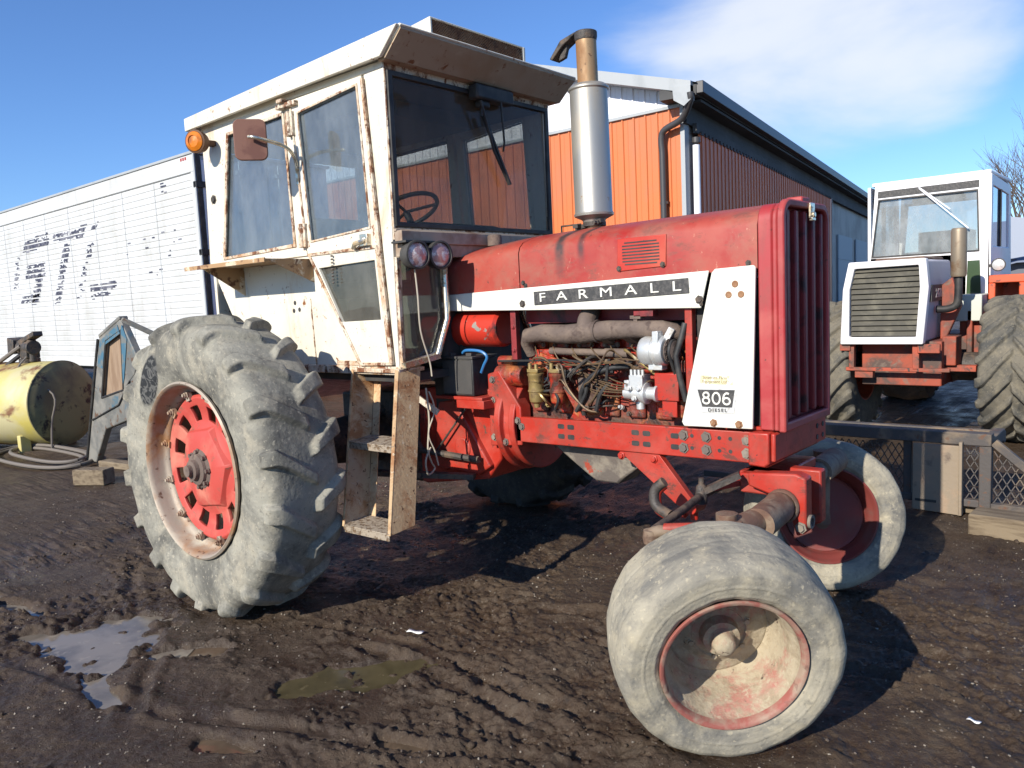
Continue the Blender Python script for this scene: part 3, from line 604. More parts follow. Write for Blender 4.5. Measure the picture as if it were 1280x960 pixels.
b.tube(loop+[loop[0]],.008,8,cap=False); b.lathe([(0,-.01),(.095,-.01),(.095,.01),(0,.01)],(2.148,-.02,1.02),(1,0,0),32); b.build('fan_belt',M['black'],alt)
b = MB(); b.tube([(2.20,-.235,1.42),(2.19,-.25,1.36),(2.165,-.26,1.28),(2.18,-.255,1.18),(2.20,-.24,1.08)],.014,10); P(b,'radiator_hose',M['black'])
b = MB(); b.box((2.20,-.24,1.0),(2.235,-.20,1.60)); b.box((2.045,-.245,1.075),(2.165,-.17,1.20)); b.box((2.075,-.235,1.0),(2.15,-.17,1.08)); P(b,'radiator_support',M['red_frame'],bevel=.004)
# injection pump
b = MB(); b.lathe([(0,-.07),(.03,-.07),(.034,-.02),(.042,-.018),(.045,.03),(.05,.032),(.05,.05),(.03,.055),(.03,.09),(.038,.092),(.038,.105),(0,.105)],(1.955,-.235,1.105),(1,0,0),20)
b.box((1.93,-.275,1.115),(2.0,-.20,1.19)); b.box((1.90,-.27,1.12),(1.925,-.21,1.165))
for k in range(4): b.cyl((1.935+k*.02,-.26,1.18),(1.935+k*.02,-.26,1.215),.007,8)
for p in ((1.935,1.13),(1.985,1.13),(1.96,1.085)): b.bolt((p[0],-.283,p[1]),(0,-1,0),.010,.012)
b.cyl((1.965,-.235,1.03),(1.965,-.235,1.07),.02,10)
P(b,'injection_pump',M['alu'],bevel=.004)
# fuel filters
for x,y in ((1.345,-.225),(1.475,-.215)):
    b = MB(); b.lathe([(0,0),(.015,0),(.018,.02),(.034,.03),(.038,.045),(.040,.08),(.044,.083),(.044,.09),(.04,.094),(.04,.16),(.044,.165),(.044,.175),(.02,.185),(.016,.20),(0,.20)],(x,y,1.005),(0,0,1),20)
    f = P(b,'fuel_filter',M['gold'] if x<1.4 else M['red_oily'],smooth=40)
    b = MB(); b.box((x-.035,y-.03,1.185),(x+.035,y+.04,1.205)); b.cyl((x-.02,y-.02,1.20),(x-.02,y-.02,1.235),.010,8); b.cyl((x+.02,y-.02,1.20),(x+.02,y-.02,1.23),.010,8); b.build('filter_head',M['gold'],f,bevel=.004)
# fuel lines
def wob(a,b_,n=6,amp=.012,sag=0):
    a=Vector(a);b_=Vector(b_);out=[]
    for i in range(n+1):
        t=i/n; p=a.lerp(b_,t); k=math.sin(PI*t); out.append(p+Vector((random.uniform(-amp,amp),random.uniform(-amp,amp)*.5,random.uniform(-amp,amp)-sag))*k)
    return out
def cat(pts,n=5):
    pts=[Vector(p) for p in pts]; P_=[pts[0]]+pts+[pts[-1]]; o=[]
    for i in range(1,len(P_)-2):
        for k in range(n):
            t=k/n; p0,p1,p2,p3=P_[i-1:i+3]; o.append(.5*((2*p1)+(p2-p0)*t+(2*p0-5*p1+4*p2-p3)*t*t+(3*p1-p0-3*p2+p3)*t**3))
    return o+[pts[-1]]
b = MB()
for k in range(6):
    x = 1.33+k*.115; b.tube(cat([(1.935+k*.013,-.26,1.215),(1.90-k*.01,-.27,1.245+k*.004),(x+.10,-.225-.004*k,1.225+.006*k),(x,-.20,1.31),(x,-.17,1.33)]),.0032,6)
for k in range(7):
    b.tube(cat([(1.92,-.25-.004*k,1.10+.008*k),(1.84,-.255,1.09+.012*k+random.uniform(-.01,.01)),(1.73+random.uniform(-.05,.05),-.235,1.10+.014*k),(1.65-.02*k,-.20,1.16+.015*k),(1.50,-.2,1.20+.01*k)]),.0032,6)
b.tube(cat([(1.345,-.245,1.235),(1.36,-.25,1.26),(1.42,-.25,1.26),(1.455,-.235,1.23)]),.006,6)
b.tube(cat([(1.495,-.235,1.23),(1.53,-.25,1.22),(1.56,-.25,1.12),(1.66,-.25,1.02),(1.72,-.22,1.00)]),.006,6)
P(b,'fuel_line',M['line'])
b = MB()
b.tube(cat([(1.60,-.24,1.0),(1.66,-.245,1.08),(1.69,-.25,1.16),(1.75,-.24,1.20),(1.82,-.23,1.20)]),.010,8)
b.tube(cat([(1.72,-.24,1.01),(1.75,-.245,1.09),(1.80,-.23,1.15)]),.011,8)
b.tube(cat([(1.10,-.23,1.24),(1.3,-.24,1.245),(1.55,-.24,1.25),(1.80,-.24,1.225),(1.93,-.24,1.25)]),.006,6)
b.tube(cat([(1.47,-.24,1.0),(1.50,-.25,1.06),(1.44,-.24,1.14)]),.007,6)
for k in range(8): b.tube(cat(wob((1.3+random.random()*.5,-.2,1.05+random.random()*.2),(1.45+random.random()*.5,-.22,1.05+random.random()*.22),4,.04)),.0045,6)
P(b,'rubber_hose',M['black'])
b = MB(); b.prism([(1.61,1.0),(1.655,1.0),(1.72,1.10),(1.685,1.115)],'y',-.225,-.21); b.prism([(1.50,1.12),(1.53,1.135),(1.62,1.0),(1.58,.99)],'y',-.215,-.20); b.bar((1.36,-.2,1.27),(1.60,-.2,1.20),.02,.03); P(b,'engine_bracket',M['red_oily'],bevel=.004)
# small fittings crowding the engine side
rgx = random.Random(21)
for k in range(26):
    x=rgx.uniform(1.28,2.0); z=rgx.uniform(.99,1.30); b = MB(); h_=rgx.uniform(.012,.03)
    b.lathe([(0,0),(.012,0),(.012,h_*.5),(.008,h_*.5),(.008,h_),(0,h_)],(x,-.15-rgx.uniform(0,.05),z),(rgx.uniform(-.4,.4),-1,rgx.uniform(-.4,.6)),8); P(b,'pipe_union',M[rgx.choice(('gold','manifold','grease','alu'))])
for k in range(13):
    x=rgx.uniform(1.26,1.9); z=rgx.uniform(1.0,1.28); x2=x+rgx.uniform(-.25,.30); z2=rgx.uniform(1.0,1.30); y=-.20-rgx.uniform(0,.06)
    b = MB(); b.tube(cat([(x,y+.05,z),(x+.02,y-.01,z+.03),((x+x2)/2,y-.02,(z+z2)/2+rgx.uniform(-.04,.05)),(x2-.01,y,z2),(x2,y+.06,z2-.01)]),rgx.choice((.0035,.0045,.007)),6); P(b,'engine_line',M[rgx.choice(('line','line','black','gold','grease'))])
b = MB(); b.box((1.66,-.185,1.08),(1.78,-.13,1.17)); b.cyl((1.69,-.19,1.0),(1.69,-.19,1.09),.025,14); b.box((1.80,-.19,1.20),(1.88,-.13,1.28)); P(b,'side_cover',M['red_oily'],bevel=.008)
b = MB(); b.tube(cat([(1.62,-.20,.98),(1.63,-.235,1.08),(1.70,-.25,1.17),(1.80,-.24,1.215),(1.90,-.22,1.225)]),.013,10); P(b,'breather_hose',M['black'])
b = MB(); b.cyl((1.06,-.18,1.16),(1.24,-.18,1.16),.055,20); b.cyl((1.07,-.18,1.235),(1.17,-.18,1.235),.03,16); P(b,'starter_motor',M['red_oily'],bevel=.006)
# battery, air cleaner, cables
b = MB(); b.box((.745,-.30,1.055),(.975,-.10,1.255)); bb = P(b,'battery_box',M['black'],bevel=.006)
b = MB(); b.box((.752,-.304,1.065),(.968,-.301,1.245)); b.box((.74,-.305,1.255),(.98,-.10,1.268)); b.box((.76,-.28,1.268),(.80,-.24,1.285)); b.box((.91,-.28,1.268),(.95,-.24,1.285)); b.build('battery_case',M['battery'],bb,bevel=.003)
b = MB(); b.tube(cat([(.88,-.27,1.285),(.92,-.28,1.30),(1.02,-.28,1.295),(1.06,-.275,1.265),(1.03,-.27,1.22),(1.0,-.26,1.18)]),.008,8); P(b,'battery_cable',M['blue_cable'])
b = MB(); b.box((.70,-.32,1.035),(1.05,-.05,1.052)); b.box((.86,-.32,.99),(1.06,-.06,1.035)); P(b,'battery_tray',M['red_frame'],bevel=.003)
b = MB(); b.lathe([(0,0),(.085,0),(.10,.01),(.10,.31),(.085,.325),(0,.325)],(.77,-.15,1.41),(1,0,0),28); P(b,'air_cleaner',mat('chipped_red_canister',(.45,.03,.015),.45,layers=[dict(col=(.30,.28,.25),scale=11,lo=.60,hi=.63,metal=.3),dict(col=(.05,.02,.015),scale=5,lo=.58,hi=.66)]),smooth=40)
b = MB(); b.box((1.20,-.235,1.25),(1.235,-.2,1.50)); b.bolt((1.217,-.236,1.30),(0,-1,0)); b.bolt((1.217,-.236,1.42),(0,-1,0)); b.box((1.22,-.13,1.43),(2.20,.20,1.50)); b.box((1.95,-.25,1.455),(2.05,-.2,1.48)); P(b,'hood_support',M['red_dark'],bevel=.003)
b = MB(); b.box((.79,-.2,1.0),(.81,.62,1.86)); b.box((.60,-.22,.95),(.80,.2,1.25)); P(b,'firewall',M['dark'])
# clutch housing + transmission
b = MB(); b.lathe([(0,0),(.20,0),(.255,.03),(.275,.05),(.275,.085),(.24,.09),(.24,.13),(.262,.135),(.262,.175),(0,.175)],(1.035,0,.90),(1,0,0),40)
b.prism([(1.02,.78),(1.02,1.17),(1.10,1.19),(1.24,1.0),(1.24,.80)],'y',-.235,-.15)
cl = P(b,'clutch_housing',M['red_frame'],bevel=.006)
b = MB()
for p in ((1.05,1.03),(1.05,.83),(1.13,.81),(1.055,1.14),(1.22,.93)): b.bolt((p[0],-.236,p[1]),(0,-1,0),.014,.012)
b.build('bolt',M['pan'],cl)
b = MB(); b.prism([(-.30,.52),(-.30,1.02),(.35,1.05),(.42,1.05),(.42,.505)],'y',-.20,.20); P(b,'final_drive_housing',M['grease'],bevel=.015)
b = MB(); b.prism([(.40,.51),(.35,1.05),(.70,1.10),(1.05,1.08),(1.05,.70),(.95,.58),(.45,.50)],'y',-.19,.19)
b.prism([(.55,.62),(.62,1.0),(.75,1.02),(1.0,.66),(.9,.60)],'y',-.225,-.18); b.cyl((.80,-.235,.75),(.80,-.18,.75),.06,20)
for x in (.45,.62): b.bar((x,-.2,.60),(x+.06,-.2,1.0),.02,.04)
P(b,'transmission',M['red_frame'],bevel=.015)
b = MB(); b.cyl((0,-1.36,.765),(0,1.36,.765),.045,20); b.lathe([(.10,0),(.13,.15),(.17,.5),(.20,.62),(.20,.72),(.17,.84),(.13,1.19),(.10,1.34)],(0,-.67,.765),(0,1,0),28)
for s_ in (-1,1): b.lathe([(.05,-.05),(.09,-.05),(.11,-.03),(.11,.05),(.05,.05)],(0,s_*1.08,.765),(0,1,0),24)
P(b,'rear_axle',M['grease'])
b = MB(); b.tube(wob((.62,-.26,.72),(.92,-.25,1.04),2,0),.006,6); b.tube([(.35,-.3,1.0),(.52,-.28,.72),(.95,-.26,.70)],.02,8); b.bar((.30,-.55,.62),(.90,-.25,.60),.05,.03); P(b,'control_rod',M['grease'])
# oil pan
b = MB(); vs=[(1.36,-.13,.80),(1.98,-.13,.80),(1.98,.13,.80),(1.36,.13,.80),(1.55,-.10,.655),(1.77,-.10,.655),(1.77,.10,.655),(1.55,.10,.655),(1.60,-.09,.62),(1.73,-.09,.62),(1.73,.09,.62),(1.60,.09,.62)]
b.add(vs,[(0,1,5,4),(1,2,6,5),(2,3,7,6),(3,0,4,7),(4,5,9,8),(5,6,10,9),(6,7,11,10),(7,4,8,11),(8,9,10,11),(3,2,1,0)]); b.box((1.30,-.15,.80),(2.05,.15,.87))
P(b,'oil_pan',M['pan'],bevel=.012)
# brace, front axle, steering
b = MB(); b.prism([(1.82,.83),(2.04,.83),(2.235,.60),(2.20,.575),(2.13,.60)],'y',-.225,-.19); b.bolt((1.845,-.226,.80),(0,-1,0),.014,.014); b.bolt((2.02,-.226,.80),(0,-1,0),.014,.014); b.cyl((2.21,-.25,.60),(2.21,-.15,.60),.03,14); b.cyl((2.21,-.21,.54),(2.21,-.21,.60),.018,10)
b.bolt((2.17,-.226,.565),(0,-1,0),.014,.03)
P(b,'axle_brace',M['red_frame'],bevel=.005)
b = MB(); b.tube([(2.61,-.76,.665),(2.63,-.62,.672),(2.645,-.50,.675)],.052,20); b.tube([(2.66,-.56,.672),(2.64,-.28,.68)],.062,20)
b.lathe([(.062,0),(.070,.01),(.070,.03),(.062,.04)],(2.648,-.32,.68),(-.07,1,0),20)
b.tube([(2.64,-.3,.68),(2.57,.36,.695)],.05,18); b.tube([(2.58,.30,.695),(2.55,.62,.69)],.062,20)
P(b,'front_axle',M['axle'])
b = MB()
for (x,y),(wx,wy) in (((2.60,-.70),(2.66,-.90)),((2.50,.58),(2.44,.74))):
    b = MB(); b.tube([(x,y,.74),(x,y,.44),(x,y,.37)],[.04,.036,.04],16); b.tube([(x,y,.37),(wx,wy,.368)],.032,12); P(b,'spindle',M['axle'])
b = MB()
b.prism([(2.50,.745),(2.50,.80),(2.70,.815),(2.74,.80),(2.74,.58),(2.70,.56),(2.66,.70)],'y',-.29,-.22); b.prism([(2.60,.745),(2.60,.80),(2.74,.80),(2.74,.58),(2.70,.56),(2.66,.70)],'y',-.12,-.06)
b.box((2.42,-.20,.74),(2.60,.22,.785)); b.prism([(2.44,.70),(2.44,.785),(2.60,.785),(2.66,.76),(2.66,.70)],'y',-.24,-.10)
ax = P(b,'axle_pivot_bracket',M['red_frame'],bevel=.008)
b = MB(); b.lathe([(.028,0),(.028,.012),(.017,.012),(.017,.0)],(2.741,-.255,.62),(1,0,0),18); b.bolt((2.72,-.291,.60),(0,-1,0),.016,.014); b.build('pivot_pin',M['pan'],ax)
b = MB()
b.tube(cat([(2.37,-.85,.665),(2.41,-.845,.68),(2.47,-.83,.685),(2.58,-.80,.70),(2.69,-.765,.71)]),[.024]*6+[.02]*6+[.028]*9,12)
b.lathe([(0,-.02),(.03,-.02),(.034,0),(.03,.03),(0,.035)],(2.37,-.85,.65),(0,0,1),16)
P(b,'steering_arm',M['axle'])
b = MB(); b.tube([(2.37,-.83,.675),(2.35,-.55,.69),(2.33,-.38,.70),(2.33,-.10,.70),(2.32,.5,.68)],.017,10)
b.lathe([(0,-.035),(.022,-.035),(.026,0),(.022,.04),(.012,.05),(.012,.075),(0,.075)],(2.33,-.37,.70),(0,0,1),14); b.bar((2.33,-.37,.715),(2.47,-.30,.79),.04,.025)
b.tube(cat([(2.24,-.52,.78),(2.20,-.53,.74),(2.21,-.54,.68),(2.28,-.55,.65)]),.022,10)
P(b,'tie_rod',M['grease'])
b = MB(); b.tube([(2.42,-.84,.69),(2.55,-.81,.705)],.020,10); b.tube(cat([(2.17,-.40,.735),(2.145,-.42,.70),(2.16,-.44,.64),(2.22,-.46,.62)]),.022,10); b.bar((2.34,-.32,.72),(2.46,-.18,.74),.035,.02); P(b,'drag_link',M['red_frame'])
# muffler
b = MB(); b.lathe([(0,0),(.055,0),(.060,.012),(.098,.03),(.100,.04),(.094,.05),(.094,.635),(.100,.642),(.100,.65),(.085,.665),(.05,.672)],(1.584,0,1.925),(-.012,0,1),40)
mf = P(b,'muffler',M['muffler'],smooth=40)
b = MB(); b.tube([(1.576,0,2.58),(1.572,0,2.825)],.051,28,cap=False); b.tube([(1.585,0,1.83),(1.585,0,1.94)],.04,18); b.build('exhaust_pipe',M['pipe'],mf,smooth=50)
b = MB(); b.lathe([(.040,0),(.052,0),(.056,.02),(.056,.045),(.0,.05)],(1.572,0,2.80),(0,0,1),28); b.prism([(1.52,2.835),(1.53,2.85),(1.44,2.83),(1.37,2.755),(1.385,2.745),(1.45,2.80)],'y',-.035,.035); b.prism([(1.43,2.80),(1.47,2.81),(1.45,2.75),(1.41,2.74)],'y',-.012,.012); b.build('rain_cap',M['grease'],mf,bevel=.004)
b = MB(); b.lathe([(.04,0),(.058,.0),(.058,.02),(.04,.02)],(1.585,0,1.905),(0,0,1),20); b.box((1.50,-.07,1.90),(1.53,.02,1.918)); b.bar((1.49,-.02,1.90),(1.66,-.04,1.925),.03,.02); b.bolt((1.64,-.06,1.915),(0,-1,0),.01,.03); b.build('clamp',M['grease'],mf)
# ================================================================ cab
def mir(o, s_): return [(x, z) for x, z in o]
for s_ in (-1,1):
    y = lambda a,b_: tuple(sorted((s_*a, s_*b_)))
    b = MB()
    lo,hi = y(.625,.66)
    b.ring([(-.975,1.86),(-.925,2.745),(.02,2.745),(.085,1.86)],[(-.80,1.895),(-.645,2.655),(-.035,2.668),(-.010,1.915)],'y',lo,hi)
    b.prism([(-.925,2.722),(.82,2.722),(.82,2.757),(-.925,2.757)],'y',*y(.60,.663))
    b.prism([(.668,2.722),(.82,2.722),(.802,1.235),(.775,1.235)],'y',*y(.61,.66))
    b.prism([(-.62,1.86),(.075,1.86),(.37,1.48),(.49,1.235),(-.42,1.235)],'y',*y(.62,.648))
    b.prism([(-.975,1.84),(-.62,1.86),(-.42,1.235),(-.60,1.235)],'y',*y(.635,.64))
    b.box((.30,lo if s_>0 else -.655,1.235),(.42,-.648 if s_<0 else .655,1.80)) if False else None
    wl = P(b,'cab_wall',M['cream'],bevel=.006)
    b = MB(); b.ring([(-.80,1.895),(-.645,2.655),(-.035,2.668),(-.010,1.915)],[(-.775,1.912),(-.625,2.637),(-.052,2.650),(-.03,1.935)],'y',*y(.655,.668)); b.tube([(.07,s_*.650,1.62),(.085,s_*.650,1.245)],.005,6)
    b.build('window_trim',M['cream_rusty'],wl,bevel=.003)
    b = MB(); b.prism([(-.80,1.895),(-.645,2.655),(-.035,2.668),(-.010,1.915)],'y',*y(.640,.645)); P(b,'side_window',M['glass_side'])
    b = MB(); b.box((-.44,min(s_*.60,s_*.666),1.20),(.815,max(s_*.60,s_*.666),1.245)); b.box((.29,min(s_*.60,s_*.664),1.245),(.49,max(s_*.60,s_*.664),1.27)); P(b,'cab_sill',M['cream_rusty'],bevel=.005)
    # door
    b = MB(); b.ring([(.105,1.868),(.040,2.712),(.662,2.715),(.708,1.868)],[(.142,1.925),(.100,2.640),(.630,2.685),(.664,1.954)],'y',*y(.63,.672))
    b.ring([(.105,1.868),(.708,1.868),(.765,1.252),(.505,1.245)],[(.195,1.782),(.674,1.795),(.694,1.488),(.370,1.482)],'y',*y(.632,.670))
    dr = P(b,'door',M['cream'],bevel=.005)
    b = MB()
    b.ring([(.105,1.868),(.708,1.868),(.765,1.252),(.505,1.245)],[(.135,1.852),(.690,1.852),(.742,1.268),(.513,1.262)],'y',*y(.668,.678)) 
    b.ring([(.142,1.925),(.100,2.640),(.630,2.685),(.664,1.954)],[(.152,1.937),(.112,2.63),(.618,2.672),(.652,1.966)],'y',*y(.670,.677))
    b.prism([(.662,2.70),(.678,2.70),(.775,1.26),(.755,1.26)],'y',*y(.664,.682))
    b.prism([(.040,2.712),(.052,2.712),(.115,1.90),(.10,1.90)],'y',*y(.664,.680))
    b.build('door_edge',M['cream_rusty'],dr,bevel=.003)
    b = MB(); b.prism([(.142,1.925),(.100,2.640),(.630,2.685),(.664,1.954)],'y',*y(.650,.654)); b.build('door_glass',M['glass_side'],dr)
    b = MB(); b.prism([(.195,1.782),(.674,1.795),(.694,1.488),(.370,1.482)],'y',*y(.650,.654)); b.build('lower_door_glass',M['glass_low'],dr)
    b = MB(); b.tube([(.53,s_*.69,1.865),(.57,s_*.705,1.885),(.645,s_*.70,1.895)],[.010,.014,.012],8); b.box((.60,min(s_*.67,s_*.70),1.87),(.66,max(s_*.67,s_*.70),1.93)); b.bolt((.63,s_*.70,1.9),(0,s_,0),.012,.01); b.build('door_handle',M['chrome'],dr,bevel=.003)
    b = MB()
    for z0,x0 in ((2.52,.045),(1.905,.088)): b.box((x0-.035,min(s_*.66,s_*.69),z0),(x0+.03,max(s_*.66,s_*.69),z0+.13)); b.cyl((x0,s_*.69,z0),(x0,s_*.69,z0+.13),.012,10)
    b.build('hinge',M['cream_rusty'],dr,bevel=.003)
    if s_<0:
        b = MB()
        for k in range(9): b.lathe([(.004,-.005),(.009,0),(.004,.005)],(.335,-.682,1.84-.018*k),(0,0,1),6)
        b.build('chain',M['pan'],dr)
        b = MB()
        for px,pz in ((-.085,1.60),(-.045,1.56),(-.10,1.555)): b.lathe([(.014,0),(.0,.003)],(px,-.6485,pz),(0,-1,0),8)
        b.bolt((-.86,-.66,2.28),(0,-1,0),.02,.012)
        b.build('bolt_hole',M['dark'],wl)
        b = MB(); b.box((-.06,-.70,2.675),(.12,-.663,2.70)); b.box((-.02,-.72,2.70),(.03,-.66,2.72)); P(b,'roof_clip',M['cream_rusty'],bevel=.004)
b = MB(); b.ring([(-.655,1.885),(-.655,2.757),(.655,2.757),(.655,1.885)],[(-.645,1.950),(-.645,2.715),(.645,2.715),(.645,1.950)],'x',.785,.822)
fw = P(b,'front_wall',M['cream_rusty'],bevel=.004)
b = MB(); b.box((.822,-.655,1.865),(.875,.655,1.93)); b.box((.80,-.64,1.80),(.86,.64,1.865)); b.box((.822,-.66,1.925),(.84,.655,1.940)); b.build('cowl',mat('brown_cream_cowl',(.36,.29,.22),.7,layers=[dict(col=(.22,.14,.09),scale=6,lo=.45,hi=.65)]),fw,bevel=.004)
b = MB(); b.ring([(-.645,1.950),(-.645,2.715),(.645,2.715),(.645,1.950)],[(-.618,1.975),(-.612,2.690),(.612,2.690),(.618,1.975)],'x',.812,.832); g = P(b,'windshield_gasket',M['black'],bevel=.004)
b = MB(); b.box((.812,-.64,1.955),(.816,.64,2.71)); ws_ = P(b,'windshield',M['glass_front'])
b = MB(); b.box((.835,-.075,2.655),(.905,.235,2.735)); b.box((.83,-.02,2.62),(.88,.06,2.66)); wp = P(b,'wiper_motor',M['black'],bevel=.012)
b = MB(); b.tube([(.90,.12,2.70),(.885,.155,2.45),(.865,.165,2.40)],.006,6); b.tube([(.885,-.03,2.65),(.86,.09,2.40),(.85,.20,2.25)],.008,6); b.bar((.855,.02,2.58),(.855,.22,2.22),.012,.022,up=(1,0,0)); b.build('wiper_arm',M['black'],wp)
# lower front windows either side of the hood
for s_ in (-1,1):
    yz = [(s_*.655,1.80),(s_*.655,1.24),(s_*.405,1.272),(s_*.315,1.47),(s_*.315,1.80)]
    yi = [(s_*.635,1.80-.02),(s_*.635,1.268),(s_*.42,1.30),(s_*.335,1.475),(s_*.335,1.78)]
    b = MB(); b.ring(yz,yi,'x',.79,.825); lf = P(b,'lower_window_frame',M['cream_rusty'],bevel=.003)
    b = MB(); b.tube([(.832,s_*.325,1.80),(.832,s_*.325,1.475),(.832,s_*.41,1.285)],.017,12); b.bar((.832,s_*.405,1.28),(.832,s_*.655,1.25),.03,.028); b.build('window_tube',M['chrome'],lf,smooth=50)
    b = MB(); b.prism(yi,'x',.803,.807); b.build('lower_window_glass',M['glass_low'],lf)
# rear wall, floor, lining
b = MB(); b.ring([(-.655,1.25),(-.655,2.757),(.655,2.757),(.655,1.25)],[(-.56,1.95),(-.56,2.60),(.56,2.60),(.56,1.95)],'x',-.955,-.925); P(b,'rear_wall',M['cream'],bevel=.004)
b = MB(); b.box((-.942,-.56,1.95),(-.938,.56,2.60)); P(b,'rear_window',M['glass_side'])
b = MB(); b.box((-.60,-.62,1.16),(.80,.62,1.20)); P(b,'cab_floor',M['dark'])
b = MB(); b.box((-.92,-.62,2.69),(.78,.62,2.72)); b.box((-.2,-.3,2.60),(.5,.3,2.69)); P(b,'headliner',M['liner'],bevel=.01)
b = MB(); b.prism([(-1.03,2.762),(-1.03,2.805),(1.0,2.878),(1.012,2.870),(1.0,2.862),(.875,2.762)],'y',-.702,.702)
b.prism([(-1.035,2.722),(-1.035,2.80),(1.0,2.872),(.868,2.752)],'y',-.722,-.700); b.prism([(-1.035,2.722),(-1.035,2.80),(1.0,2.872),(.868,2.752)],'y',.700,.722); b.box((-1.045,-.70,2.722),(-1.03,.70,2.80))
rf = P(b,'roof',M['cream'],bevel=.004)
b = MB(); b.prism([(.87,2.757),(1.003,2.862),(1.003,2.853),(.88,2.745)],'y',-.698,.698); b.box((.822,-.69,2.745),(.875,.69,2.76)); b.build('visor',mat('shaded_stained_visor',(.37,.28,.19),.7,layers=[dict(col=(.33,.22,.13),scale=3,lo=.48,hi=.68),dict(col=(.45,.36,.25),scale=6,lo=.55,hi=.7),dict(col=RUST,scale=18,lo=.6,hi=.66)]),rf)  # visor: shadow under the roof edge put into the brown base, stains over it
b = MB(); b.prism([(.20,2.84),(.20,2.96),(.86,3.018),(.86,2.868)],'y',-.365,-.355); b.prism([(.20,2.84),(.20,2.96),(.86,3.018),(.86,2.868)],'y',.39,.40); b.prism([(.20,2.955),(.20,2.962),(.866,3.020),(.866,3.012)],'y',-.365,.40); b.box((.20,-.36,2.84),(.21,.40,2.955)); b.box((.855,-.36,2.866),(.866,.40,2.885)); b.box((.85,.382,2.87),(.868,.402,3.018)); b.box((.85,-.366,2.87),(.868,-.352,3.018))
ac = P(b,'air_intake_box',M['cream'],bevel=.003)
b = MB()
for k in range(44):
    for sg in (-1,1):
        y0 = -.36+.76*k/44-.07; y1 = y0+.14
        if sg<0: y0,y1=y1,y0
        p = [Vector((.858,y0,2.884)),Vector((.858,y1,3.012))]
        lo_=max(min(y0,y1),-.352); hi_=min(max(y0,y1),.382)
        if hi_-lo_<.01: continue
        f=lambda yy: 2.884+.128*(yy-y0)/(y1-y0)
        b.bar((.858,lo_,f(lo_)),(.858,hi_,f(hi_)),.003,.005,up=(1,0,0))
b.build('mesh_screen',M['rust_step'],ac,smooth=0)
b = MB(); b.box((.845,-.35,2.88),(.850,.38,3.01)); b.build('filter',M['dark'],ac)
# fender ledge with gussets
b = MB(); b.box((-.74,-.955,1.832),(.12,-.65,1.838)); b.box((-.74,-.960,1.822),(.12,-.952,1.845)); b.prism([(-.955,1.84),(-.65,1.84),(-.65,1.71)],'x',.112,.118)
b.prism([(-.93,1.832),(-.65,1.832),(-.65,1.66)],'x',-.60,-.594)
P(b,'fender_ledge',mat('rusted_ledge',(.36,.22,.11),.8,layers=[dict(col=(.55,.46,.33),scale=9,lo=.54,hi=.58),dict(col=(.12,.05,.025),scale=14,lo=.54,hi=.62)]))
# entry ladder (leans out at the bottom)
lad = empty('entry_ladder',(.63,-.62,1.235),T)
TL,TRt,BL,BR = Vector((.44,-.675,1.235)),Vector((.805,-.675,1.235)),Vector((.765,-1.05,.50)),Vector((1.105,-1.05,.505))
DP = Vector((0,.155,.012))
def slab(b, pts, th):
    # pts: 4 corners of a plate, th: thickness vector
    p=[Vector(q) for q in pts]; t=Vector(th); b.add(p+[q+t for q in p],[(0,1,2,3),(7,6,5,4),(0,4,5,1),(1,5,6,2),(2,6,7,3),(3,7,4,0)])
b = MB(); slab(b,[TRt,TRt+DP,BR+DP,BR],(.007,0,0)); slab(b,[TRt+Vector((-.02,-.002,0)),TRt+Vector((.008,-.002,0)),BR+Vector((.008,-.002,0)),BR+Vector((-.012,-.002,0))],(0,.007,0)); b.build('side_plate',M['ladder_plate'],lad,bevel=.002)
b = MB(); slab(b,[TL,TL+DP,BL+DP,BL],(-.007,0,0)); slab(b,[TL+Vector((-.008,-.002,0)),TL+Vector((.008,-.002,0)),BL+Vector((.008,-.002,0)),BL+Vector((-.008,-.002,0))],(0,.007,0)); slab(b,[TL+DP,TL+DP+Vector((.055,0,0)),BL+DP+Vector((.055,0,0)),BL+DP],(0,.006,0)); b.build('side_plate',mat('orange_rusted_plate',(.52,.37,.21),.8,layers=[dict(col=(.34,.16,.06),scale=7,lo=.48,hi=.62,nr=.75),dict(col=(.50,.40,.26),scale=16,lo=.58,hi=.64,nr=.75),dict(col=(.10,.05,.02),scale=40,lo=.62,hi=.66)],bump=(70,.3,.004)),lad,bevel=.002)
for t in (1.0,.50):
    a=TL.lerp(BL,t); c=TRt.lerp(BR,t); b = MB(); slab(b,[a,c,c+DP,a+DP],(0,0,.008)); slab(b,[a,c,c+Vector((0,0,-.028)),a+Vector((0,0,-.028))],(0,.006,0)); b.build('step',M['tread_plate'],lad,bevel=.002)
b = MB(); b.box((.42,-.68,1.212),(.82,-.50,1.234)); b.build('top_plate',M['cream_rusty'],lad,bevel=.003)
b = MB(); b.bar((.62,-.60,1.20),(.85,-.45,.98),.02,.03); b.build('stay',M['cream_rusty'],lad)
